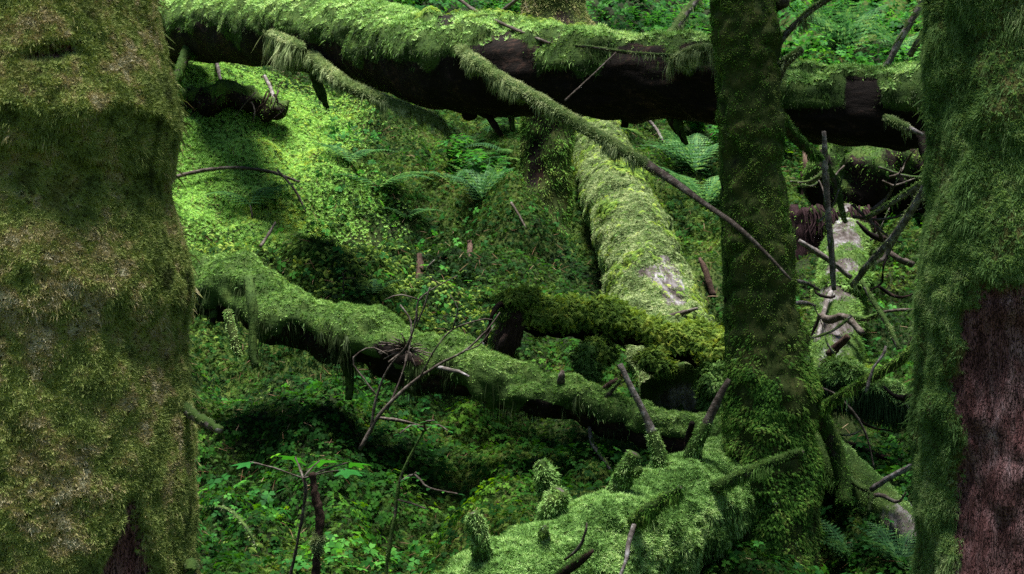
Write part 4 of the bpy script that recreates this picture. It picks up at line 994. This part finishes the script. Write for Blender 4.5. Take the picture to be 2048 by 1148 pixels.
for k in range(46):
    a = R.uniform(-.9, 1.5) + 3.14159 * 1.5; x = stp.location[0] + math.cos(a) * rB; y = stp.location[1] + math.sin(a) * rB
    z = tz + R.uniform(-.02, .08)
    limb(stp, "root_fibre", [(x, y, z), (x + R.normal(.02, .03), y - .05, z - .08), (x + R.normal(.03, .05), y - .08, z - R.uniform(.15, .34))], [.006, .005, .002], mat=M_ROT, seg=4, world=True, step=.06)
st2, _, _ = stump("broken_stump", "jagged snag with silvery weathered wood above the wide rotten stump", 1668, 360, 430, 13.0, 62, M_WOOD, 151, .30)
for (pts_, rad_, m_) in ([[(1640, 385, 12.55), (1660, 352, 12.5), (1690, 325, 12.48)], [7, 12, 6], M_PALE], [[(1690, 322, 12.5), (1700, 350, 12.45), (1694, 372, 12.45)], [9, 14, 8], M_PALE], [[(1625, 382, 12.5), (1642, 379, 12.45), (1655, 376, 12.45)], [4, 7, 4], M_WOOD]):
    limb(st2, "splinter", pts_, rad_, mat=m_, seg=10, seed=152, amp=.6)
limb(st2, "root", [(1662, 330, 12.6), (1700, 310, 12.5), (1725, 345, 12.5), (1735, 385, 12.5)], [9, 12, 10, 5], mat=M_BARK_LOG, moss=M_MOSS_GREEN, density=9000, lo=-.3, hi=.3, seed=153)
# dark earthy root mass behind the stumps
def root_mass(label, cx, cy, d, rx, rz, n, seed, mat=M_BARK_LOG, mossm=M_MOSS_TRUNK, roots=True):
    c = P(cx, cy, d); t = thing("root_mass", label, "roots", c)
    s = tube([c + A(-rx, 0, -.1), c + A(-rx * .5, 0, 0), c, c + A(rx * .5, 0, 0), c + A(rx, 0, -.1)], [rz * .35, rz * .85, rz, rz * .85, rz * .35], 32, .04, (0, 0, 1),
             lambda V, Nn, L, th: (rz * (.7 * fbm(V.reshape(-1, 3), 5, 4, seed) + .3 * np.abs(vnoise(V.reshape(-1, 3), 20, seed))).reshape(L.shape), np.clip(.3 + .5 * Nn[..., 2] + .5 * vnoise(V.reshape(-1, 3), 9, seed).reshape(L.shape), 0, 1)))
    ob = main_part(t, "earth", s, mat)
    q = sample(s, density=5000, weight=s.m); build_f("moss", [blades(q[0], q[1], .03, .006, 1.0, .4, .6)], mossm, ob)
    for k in range(n):
        x0 = c + A(R.uniform(-rx, rx), -rz * R.uniform(.5, 1), R.uniform(-.3, .8) * rz)
        x1 = x0 + A(R.normal(0, .06), -R.uniform(0, .06), -R.uniform(.06, .14)); x2 = x1 + A(R.normal(0, .06), R.normal(0, .03), -R.uniform(.05, .14))
        limb(t, "root", [x0, x1, x2], [R.uniform(.004, .010), .005, .002], mat=mat if k % 4 else M_TWIG, seg=5, world=True, step=.05)
    return t
root_mass("tangle of brown roots and red earth under the top log, next to the thickest trunk", 440, 200, 13.0, .6, .12, 34, 161)
root_mass("black earth with dangling roots under the top log, beside the edge trunk", 1750, 350, 12.2, .6, .28, 22, 162)

path = [(1640, 772, 8.3), (1690, 770, 8.25), (1740, 785, 8.2), (1790, 805, 8.15), (1826, 808, 8.1), (1845, 800, 8.05)]
log8 = thing("mossy_bough", "short thick bough with bright moss on top and a black shaggy underside", "bough", P(1740, 820, 8.2))
W = [P(*q) for q in path]; rr = [r * q[2] / F for r, q in zip([26, 30, 32, 28, 20, 20], path)]
s = tube(W, rr, 36, .02, (0, 0, 1), moss_shape(.08, .03, -.2, .4, .5, 171, 7, .35))
ob = main_part(log8, "wood", s, M_BARK_LOG)
q = sample(s, density=24000); P1 = [blades(q[0], q[1], .028, .0045, .8, .3, .4)]
build_f("moss", P1, M_MOSS_PALE, ob)
q = sample(s, density=16000, weight=(s.N[..., 2] < .0)); build_f("hanging_moss", [blades(q[0], q[1] * .3, .10, .005, .6, 1.6, 1.0)], M_NEEDLE, ob)
moss_lump(log8, 1672, 740, 8.3, .08, .06, M_MOSS_GREEN, 21, 12000)
moss_lump(log8, 1735, 752, 8.5, .07, .03, M_MOSS_YELLOW, 22, 12000)

def stick(label, pts, rad, mat=M_TWIG, name="dead_branch", cat="branch", **k):
    t = thing(name, label, cat, P(*pts[len(pts) // 2]))
    limb(t, "branch" if cat == "branch" else "twig", pts, rad, mat=mat, **k); return t
stick("pale straight branch leaning from the edge trunk down to the pale barked log", [(1885, 290, 6.9), (1862, 350, 7.0), (1830, 410, 7.1), (1790, 470, 7.25), (1745, 520, 7.4), (1705, 572, 7.6)], [9, 10, 9, 9, 8, 7], M_PALE, moss=M_MOSS_GREY, density=9000, lo=.0, hi=.9, hang=.6, hlen=.04, seed=181)
stick("thin curved mossy branch joining the pale straight branch from below", [(1865, 352, 7.2), (1835, 372, 7.3), (1790, 402, 7.4), (1735, 436, 7.6)], [6, 7, 7, 5], M_PALE, moss=M_MOSS_GREEN, density=12000, lo=-.1, hi=.6, hang=.6, hlen=.03, seed=182)
stick("upright stick furred with thin moss in front of the dark stumps", [(1648, 262, 7.7), (1650, 330, 7.72), (1656, 420, 7.74), (1662, 500, 7.76), (1668, 580, 7.8)], [5, 8, 7, 7, 6], M_PALE, moss=M_MOSS_GREY, density=6000, lo=-.6, hi=1.2, hang=.6, hlen=.02, width=.003, length=.014, seed=183)
stick("short leaning stick beside the upright furred stick", [(1652, 330, 7.9), (1670, 365, 7.95), (1684, 420, 8.0), (1690, 445, 8.05)], [6, 7, 6, 4], M_TWIG, moss=M_MOSS_GREY, density=9000, lo=-1, hi=0, seed=184)
stick("bare grey stick crossing the lower stump in front of the pale barked log", [(1597, 482, 9.0), (1625, 500, 9.0), (1660, 522, 9.0), (1702, 556, 9.0)], [4, 5, 5, 4], M_PALE, seed=185)
stick("long mossy branch slanting between two trunks, just above the short thick bough", [(1860, 670, 6.6), (1830, 700, 6.7), (1780, 735, 6.85), (1720, 768, 7.0), (1670, 800, 7.1), (1630, 822, 7.2)], [11, 12, 11, 10, 11, 10], M_TWIG, moss=M_MOSS_TRUNK, density=22000, lo=-1, hi=-.2, hang=2, hlen=.05, seed=186)
stick("thin bare branch rising to the edge trunk over the sloping log", [(1742, 980, 7.0), (1775, 958, 6.95), (1810, 940, 6.9), (1848, 922, 6.8)], [5, 5, 5, 4], M_PALE, seed=187)
stick("dark dead branch lying low behind the sloping log", [(1640, 880, 8.2), (1700, 890, 8.1), (1760, 912, 8.0), (1800, 922, 7.95)], [5, 6, 5, 3], M_BARK_LOG, seed=188)
stick("lichen covered branch dropping from the pale barked log to the long mossy branch", [(1722, 562, 8.6), (1750, 610, 8.5), (1775, 650, 8.4), (1797, 698, 8.3)], [4, 6, 6, 5], M_PALE, moss=M_MOSS_GREY, density=7000, lo=-.4, hi=.6, seed=189)
stick("straight brown stick ending on the bright bough", [(1752, 762, 8.3), (1780, 782, 8.2), (1808, 798, 8.1)], [6, 6, 5], M_PALE, seed=190)
stick("curved hair thin twig hanging over the dark hollow below the bough", [(1622, 768, 7.4), (1670, 790, 7.4), (1710, 830, 7.4), (1735, 880, 7.4), (1748, 940, 7.4)], [2, 2, 2, 1.5, 1], M_TWIG, "dead_twig", "twig", seg=5, seed=191)
stick("thin twig bending across the long mossy branch", [(1732, 785, 6.8), (1745, 740, 6.8), (1765, 712, 6.8), (1772, 692, 6.8)], [2.5, 2.5, 2, 1.2], M_PALE, "dead_twig", "twig", seg=5, seed=192)
stick("pale twig poking out from the slender trunk beside the stumps", [(1580, 562, 7.3), (1610, 566, 7.4), (1638, 580, 7.5)], [3, 3, 2.5], M_PALE, "dead_twig", "twig", seg=5, seed=193)
stick("short grey twig just below the other twig by the slender trunk", [(1585, 608, 7.5), (1610, 606, 7.6), (1630, 612, 7.7)], [3, 4, 2], M_PALE, "dead_twig", "twig", seg=5, seed=194)
stick("leaning lichened branch far behind the top log by the edge trunk", [(1820, 110, 11.5), (1845, 70, 11.3), (1868, 40, 11.2)], [7, 8, 7], M_PALE, moss=M_MOSS_GREY, density=4000, seed=195)
stick("short bare broken stick beside the upturned broken log end", [(925, 695, 8.7), (945, 692, 8.65), (965, 690, 8.6)], [5, 6, 5], M_PALE, seed=196)

RT = np.random.default_rng(91)
for k in range(34):
    x = RT.uniform(1600, 1850); y = RT.uniform(330, 1050); d = RT.uniform(7.5, 9.2); a = RT.uniform(-1.2, 1.2) + (math.pi if RT.random() < .5 else 0); l = RT.uniform(45, 130)
    p_ = [(x + math.cos(a) * l * t + RT.normal(0, 5), y + math.sin(a) * l * t + 14 * math.sin(t * 3), d + RT.normal(0, .06)) for t in (0, .33, .66, 1)]
    t = thing("dead_twig", "thin bare twig caught in the tangle between the slender trunk and the edge trunk", "twig", P(*p_[1]), "twigs tangled between the two trunks")
    limb(t, "twig", p_, [v * (RT.uniform(.6, 1.3) if k % 5 else 2.2) for v in (3, 2.6, 2, 1)], mat=[M_TWIG, M_PALE, M_BARK_LOG][k % 3], seg=5, seed=400 + k, moss=M_MOSS_GREY if k % 3 == 1 else None, density=6000, lo=0, hi=.8)

# ------------------------------------------------------------------ fallen sticks on the bank
def lie(label, pix, rad, mat=M_TWIG, up=.03, name="dead_twig", cat="twig", **k):
    W = [G(x, y) + A(0, -.02, up + dz) for x, y, dz in pix]
    t = thing(name, label, cat, W[0]); rr = [r * w[1] / F for r, w in zip(rad, W)]
    limb(t, "twig", W, rr, mat=mat, world=True, seg=6, **k); return t
lie("long thin twig arching over the bright moss slope from the thickest trunk", [(330, 378, .02), (400, 372, .08), (470, 368, .10), (540, 366, .06), (600, 372, 0)], [3.5, 3.5, 3, 3, 2])
lie("thin twig leaning down into the dark hollow beside the big fern", [(555, 372, .1), (590, 410, .08), (612, 440, .02)], [2, 2, 1.5])
lie("pale curved twig hanging by the root tangle under the top log", [(425, 120, .15), (434, 155, .1), (445, 185, 0)], [3, 3.5, 3], M_PALE)
lie("pale bent twig at the foot of the root tangle", [(530, 180, .1), (545, 205, .05), (553, 232, 0)], [3, 3.5, 3], M_PALE)
lie("straight reddish twig on the grey green slope left of the climbing log", [(1022, 420, .03), (1038, 445, .02), (1052, 470, 0)], [2, 2, 1.2])
lie("small pale stick in the clover beside the climbing log", [(1290, 256, .08), (1312, 275, .05), (1325, 290, 0)], [3, 3, 2], M_PALE)
lie("little forked twig above the diagonal log near the thickest trunk", [(522, 512, .03), (538, 492, .06), (552, 478, .1)], [2.5, 2.5, 1.5])
lie("brown twig lying in the low hollow right of the clover mound", [(760, 860, .04), (800, 868, .05), (850, 872, .02)], [3, 3, 2])
lie("mossy dead twig on the ground beside the foot of the thickest trunk", [(385, 1045, .04), (450, 1060, .07), (490, 1085, .05), (515, 1108, 0)], [5, 4, 3, 2], M_PALE, moss=M_MOSS_GREY, density=6000, lo=-.3, hi=.6, seed=211)
lie("upright rotten stake standing in the hummock right of the dark hollow", [(838, 560, -.1), (840, 545, .03), (838, 535, .07)], [7, 7, 4], M_WOOD, name="rotten_stake", cat="stake")
lie("short rotten stake half hidden in moss near the dark mossy stump", [(938, 525, -.1), (940, 510, .02), (938, 500, .05)], [6, 5, 4], M_WOOD, name="rotten_stake", cat="stake")
lie("rust coloured dead root sticking up between the climbing log and the slender trunk", [(1425, 590, -.05), (1410, 565, .06), (1398, 550, .1)], [7, 6, 3], M_WOOD, name="dead_root", cat="root")

# ------------------------------------------------------------------ bare shrub in front of the diagonal log
sh = thing("bare_shrub", "leafless branching shrub with thin grey stems in front of the diagonal log", "shrub", P(720, 900, 7.6))
def tw_(pts, r): limb(sh, "stem", pts, [v * .66 for v in r], mat=M_TWIG, seg=6, step=.04)
tw_([(720, 900, 7.6), (760, 830, 7.6), (820, 770, 7.6), (880, 728, 7.6), (930, 702, 7.6), (975, 660, 7.62), (1000, 625, 7.65)], [5, 4.5, 4, 3.2, 2.5, 2, 1.5])
tw_([(742, 865, 7.6), (752, 800, 7.58), (775, 740, 7.55), (815, 690, 7.52), (832, 640, 7.5), (838, 600, 7.5), (880, 570, 7.5), (915, 552, 7.5)], [3.5, 3, 2.6, 2.4, 2.2, 2, 1.6, 1])
tw_([(775, 820, 7.6), (800, 760, 7.62), (818, 700, 7.65), (822, 645, 7.68), (800, 610, 7.7)], [2.6, 2, 1.8, 1.5, 1])
tw_([(832, 655, 7.5), (850, 610, 7.48), (860, 575, 7.45)], [1.6, 1.4, .8])
tw_([(752, 790, 7.58), (725, 755, 7.6), (705, 720, 7.62), (740, 695, 7.62), (775, 710, 7.62)], [1.8, 1.5, 1.2, 1, .8])
tw_([(838, 760, 7.6), (870, 700, 7.55), (905, 660, 7.52), (960, 640, 7.5), (985, 640, 7.5)], [2, 1.6, 1.4, 1.2, .8])
tw_([(880, 570, 7.5), (850, 545, 7.5), (870, 520, 7.5)], [1.3, 1, .7])
tw_([(905, 660, 7.52), (915, 620, 7.5), (900, 590, 7.5)], [1.2, 1, .7])
tw_([(838, 600, 7.5), (800, 590, 7.5), (770, 600, 7.5)], [1.2, 1, .7])
tw_([(930, 702, 7.6), (960, 690, 7.55), (990, 650, 7.55)], [1.3, 1, .7])

# ------------------------------------------------------------------ ferns
def fern_frond(L, wd, npair=15, nsub=6):
    V, Fq = [], []
    for i in range(npair):
        t = (i + .8) / (npair + .8)
        x = t * L; z = L * (.55 * t - .62 * t * t)
        pl = wd * (math.sin(min(1, t * 1.25 + .18) * math.pi) ** .7 if t < .55 else (1 - t) * 1.85 + .05)
        for sd in (-1, 1):
            for k in range(nsub):
                u = (k + .5) / nsub; ly = pl * u; hw = pl * .16 * (1.15 - u) + .002; st = .5 * pl / nsub
                cx, cy, cz = x + ly * .28, sd * ly, z - ly * .22
                b = len(V)
                V += [(cx - hw, cy - sd * st * .6, cz), (cx, cy - sd * st, cz + .003), (cx + hw, cy + sd * st * .3, cz - .003), (cx, cy + sd * st, cz)]
                Fq.append((b, b + 1, b + 2, b + 3))
    for i in range(8):
        t0, t1 = i / 8, (i + 1) / 8; b = len(V); r = .004
        f = lambda t: (t * L, L * (.55 * t - .62 * t * t))
        V += [(f(t0)[0], -r, f(t0)[1]), (f(t0)[0], r, f(t0)[1]), (f(t1)[0], r * .7, f(t1)[1]), (f(t1)[0], -r * .7, f(t1)[1])]; Fq.append((b, b + 1, b + 2, b + 3))
    return np.array(V), [np.array(Fq)]
FR = fern_frond(.5, .15)
def fern(label, pix, size, angles, tilt=.6, d=None, group="ferns on the bank", lift=0.0):
    p = (G(*pix) if d is None else P(pix[0], pix[1], d)) + A(0, 0, lift)
    t = thing("fern", label, "fern", p, group)
    if lift > .1:
        g = A(p[0], p[1], float(gh(p[0], p[1])) - .05); limb(t, "stalk", [g, (g + p) / 2 + A(.02, 0, 0), p], [.005, .004, .003], world=True, seg=5, step=.08, mat=M_TWIG)
    for a in angles:
        a = math.radians(a); dv = A(math.cos(a), math.sin(a), tilt * R.uniform(.6, 1.2)); X = nrm(dv); Y = nrm(np.cross(A(0, 0, 1), X)); Z = np.cross(X, Y)
        V = (FR[0][:, 0:1] * X + FR[0][:, 1:2] * Y + FR[0][:, 2:3] * Z) * size * R.uniform(.85, 1.15) + p
        build("frond", V, FR[1], M_FERN, t, {"rnd": np.repeat(R.random(len(V) // 4), 4)})
    return t
fern("single broad blue green fern arching over the dark hollow near the thickest trunk", (500, 440), 1.15, (20, 75, 150), .35, lift=.12)
fern("small fern at the upper edge of the dark hollow under the drooping branch", (700, 345), .95, (10, 60, 130, 190), .5, lift=.08)
fern("pale bluish fern fronds on the slope right of the dark hollow", (760, 400), 1.0, (-20, 30, 170), .35, lift=.08)
fern("flat little fern on the crest of the hummock", (815, 450), .7, (0, 60, 170), .3, lift=.05)
fern("fern beside the dark mossy stump, its fronds leaning toward the open slope", (905, 370), .75, (150, 190, 110, 60), .6)
fern("tall hazy fern clump leaning on the dark mossy stump", (965, 405), .95, (40, 80, 110, 150, 200, 320), 1.3)
fern("yellow green fern fan left of the slender trunk, above the teal plants", (1390, 345), 1.35, (0, 40, 80, 110, 150, 190, 230), .9)
fern("lush fern low between the climbing log and the slender trunk", (1410, 420), 1.2, (10, 60, 120, 170, 220, 300), .8)
fern("shaded fern among the dangling roots under the top log", (1790, 350), 1.2, (100, 150, 200, 60, 20), 1.0)
fern("large dark fern standing above the top log beyond the slender trunk", (1690, 110), 1.9, (30, 80, 120, 160, 210, 260), .9)
fern("fern peeping over the top log just before the edge trunk", (1810, 125), 1.7, (20, 60, 100, 150, 200), .9)
fern("fern in the bottom corner between the sloping log and the edge trunk", (1800, 1140), .6, (60, 110, 160, 210, 20), .9)
fern("small fern near the foot of the slender trunk beside the sloping log", (1700, 1130), .55, (70, 130, 180, 220), .9)
fern("young fern sprig above the diagonal log", (745, 605), .55, (20, 90, 150), .5, lift=.06)

# ------------------------------------------------------------------ broad leaved plants
def leaf_tmpl(kind):
    if kind == "lobed":   # palmate leaf, cut edge
        tips = [(-150, .45), (-95, .75), (-45, .9), (0, 1.0), (45, .9), (95, .75), (150, .45)]
        ring = [(0, 0, 0)]
        for i, (a, r) in enumerate(tips):
            for da, k in ((-16, .62), (-7, .86), (0, 1), (7, .86), (16, .62)):
                an = math.radians(a + da); ring.append((math.cos(an) * r * k + .15, math.sin(an) * r * k, .10 * math.cos(an * 2) * r * k - .12 * (r * k) ** 2))
        n = len(ring) - 1
        return np.array(ring), [np.array([(0, i, i + 1) for i in range(1, n)])]
    V = [(0, 0, 0), (.25, -.2, .05), (.55, -.26, .06), (.85, -.14, .0), (1.1, 0, -.08), (.85, .14, .0), (.55, .26, .06), (.25, .2, .05), (.3, 0, 0), (.6, 0, -.0), (.85, 0, -.03)]
    return np.array(V, float), [np.array([(0, 1, 8), (0, 8, 7), (3, 4, 10), (10, 4, 5)]), np.array([(1, 2, 9, 8), (8, 9, 6, 7), (2, 3, 10, 9), (9, 10, 5, 6)])]
TL, TO = leaf_tmpl("lobed"), leaf_tmpl("oval")
def leaf_part(parent, p, heading, size, tmpl=TL, mat=M_LEAF, tilt=.15, name="leaf"):
    a = math.radians(heading); X = nrm(A(math.cos(a), math.sin(a), -tilt)); Y = nrm(np.cross(A(0, 0, 1) + R.normal(0, .15, 3), X)); Z = np.cross(X, Y)
    V = (tmpl[0][:, 0:1] * X + tmpl[0][:, 1:2] * Y + tmpl[0][:, 2:3] * Z) * size + p
    return build(name, V, tmpl[1], mat, parent, {"rnd": np.full(len(V), R.random())})
mp = thing("lobed_leaf_plant", "low plant with a few large maple like leaves spread flat beside the thin rotten stake", "plant", P(600, 1180, 5.8))
limb(mp, "stem", [(575, 1180, 5.75), (600, 1060, 5.72), (612, 980, 5.7), (605, 955, 5.7)], [2.5, 2.2, 2, 1.5], mat=M_TWIG, seg=5)
for (x, y, dd, hd, sz) in ((690, 940, 5.5, -40, .075), (640, 922, 5.75, 60, .085), (500, 925, 5.7, 190, .06), (590, 915, 5.9, 130, .08), (700, 925, 5.8, 10, .07)):
    limb(mp, "leaf_stalk", [(607, 958, 5.7), ((607 + x) / 2, (958 + y) / 2 - 3, (5.7 + dd) / 2), (x, y, dd)], [.9, .8, .7], mat=M_TWIG, seg=4)
    leaf_part(mp, P(x, y, dd), hd, sz * 1.15, TL, M_BIGLEAF)
sk = thing("rotten_stake", "thin twisted rotten stake wrapped in a ball of moss near its foot, in the foreground", "stake", P(636, 1200, 5.6))
limb(sk, "wood", [(630, 1230, 5.6), (634, 1100, 5.6), (640, 1040, 5.6), (630, 990, 5.6), (624, 945, 5.6)], [8, 7, 8, 7, 5], mat=M_WOOD, seg=12, seed=221, amp=.9, step=.012)
moss_lump(sk, 638, 1090, 5.6, .030, .05, M_MOSS_GREY, 31, 30000, (.012, .025), True)
sp = thing("sapling", "spindly sapling with sprays of small pale green leaves, in the foreground of the clover hollow", "sapling", P(770, 1200, 6.2))
limb(sp, "stem", [(770, 1210, 6.2), (775, 1120, 6.2), (790, 1030, 6.2), (800, 960, 6.2), (825, 905, 6.2), (850, 860, 6.2)], [3.2, 3, 2.8, 2.5, 2, 1.5], mat=M_TWIG, moss=M_MOSS_GREY, density=6000, width=.003, length=.01, seed=222, seg=6)
def spray(parent, pts, r, n, size, mat=M_LEAF):
    limb(parent, "branch", pts, r, mat=M_TWIG, seg=4)
    c = catmull([P(*q) for q in pts], n + 2, False)
    for i in range(1, n + 2):
        for sd in ((70, -70) if i <= n else (0,)):
            dirv = c[min(i, len(c) - 1)] - c[i - 1]; h = math.degrees(math.atan2(dirv[1], dirv[0])) + sd
            leaf_part(parent, c[i] , h, size * R.uniform(.7, 1.1), TO, mat, .1)
spray(sp, [(850, 862, 6.2), (875, 850, 6.15), (895, 862, 6.1)], [1.5, 1.2, 1], 3, .045)
spray(sp, [(848, 864, 6.2), (825, 850, 6.15), (800, 868, 6.1)], [1.5, 1.2, 1], 3, .045)
spray(sp, [(850, 862, 6.2), (850, 845, 6.1), (868, 842, 6.0)], [1.5, 1.2, 1], 2, .045)
spray(sp, [(800, 965, 6.2), (830, 950, 6.15), (855, 975, 6.1), (915, 988, 6.05)], [1.6, 1.4, 1.2, 1], 4, .03)
spray(sp, [(795, 1000, 6.2), (825, 1008, 6.15), (850, 1018, 6.1)], [1.4, 1.2, 1], 3, .03)
spray(sp, [(800, 965, 6.2), (820, 955, 6.1), (832, 945, 6.05)], [1.2, 1, 1], 2, .035)
pl = thing("sprouting_plant", "small upright plant with bright blue green leaves above the diagonal log", "plant", G(688, 625))
b = A(*pl.location)
limb(pl, "stem", [b, b + A(0, -.03, .15), b + A(0, -.05, .28)], [.003, .003, .002], world=True, seg=5, mat=M_TWIG)
for k in range(9): leaf_part(pl, b + A(0, -.04, .08 + .025 * k), k * 137.5, .06, TO, M_LEAF, .2)

# ------------------------------------------------------------------ leafy undergrowth
def proto(kind, n_stem, h, leaf, nl, mat, seed_label):
    V, name = [], "leafy_plant"
    parts = []
    for k in range(n_stem):
        a = R.uniform(0, 6.28); out = R.uniform(.1, .45) * h
        tip = A(math.cos(a) * out, math.sin(a) * out, h * R.uniform(.6, 1))
        m = nl; t = R.uniform(.35, 1, m)
        p = tip * t[:, None] * A(1, 1, 1) + R.normal(0, .05 * h, (m, 3)) + A(0, 0, .0)
        ang = R.uniform(0, 6.28, m); X = nrm(np.stack([np.cos(ang), np.sin(ang), R.uniform(-.35, .1, m)], 1)); Y = nrm(np.cross(np.tile(A(0, 0, 1), (m, 1)) + R.normal(0, .2, (m, 3)), X)); Z = np.cross(X, Y)
        T_ = {"oval": TO, "lobed": TL, "clover": TC, "frond": FR}[kind]
        parts.append(bake(T_[0], T_[1], p, X, Y, Z, R.uniform(.7, 1.2, m) * leaf))
    V, Fc, rn = merge(parts)
    me_o = build("foliage", V, Fc, mat, None, {"rnd": rn})
    stems = []
    return me_o
KINDS = [("oval", 6, .40, .085, 14, M_LEAF, "bushy plant with oval leaves"), ("lobed", 5, .36, .075, 9, M_LEAF, "plant with lobed leaves"), ("oval", 8, .30, .06, 16, M_CLOVER, "low plant with small dense leaves"), ("frond", 1, .28, .7, 8, M_FERN, "feathery fern")]
PR = []
for kd in KINDS:
    f = proto(*kd); me = f.data; bpy.data.objects.remove(f); PR.append(me)
spots = []
tries = 0
while len(spots) < 230 and tries < 6000:
    tries += 1
    y = R.uniform(12.8, 25); x = R.uniform(-.42, .42) * y
    px = 1024 + x / y * F; z = float(gh(x, y)); py = 574 - (z - CZ) / y * F
    if py < -60 or py > 420: continue
    if px < 900 and y < 15.5: continue
    if 1010 < px < 1430 and y < 14.5 and px < 1330: continue
    if px < 330 or px > 1960: continue
    if min([9] + [math.hypot(x - a, y - b) for a, b, *_ in spots]) < .25: continue
    spots.append((x, y, z, px, py))
LAB = ["bushy oval leaved plant on the shaded upper bank", "lobed leaved plant on the shaded upper bank", "low dense small leaved plant on the shaded upper bank", "feathery fern among the leafy plants of the upper bank"]
for x, y, z, px, py in spots:
    k = int(R.choice(4, p=[.35, .2, .25, .2]))
    o = bpy.data.objects.new(["leafy_plant", "lobed_leaf_plant", "low_leafy_plant", "fern"][k], PR[k]); COL.objects.link(o)
    o.location = (x, y, z - .03); o.rotation_euler = (0, 0, R.uniform(0, 6.28)); o.scale = (R.uniform(.7, 1.35),) * 3
    o["label"] = LAB[k]; o["category"] = "fern" if k == 3 else "plant"; o["group"] = LAB[k].replace("plant", "plants").replace("fern ", "ferns ")
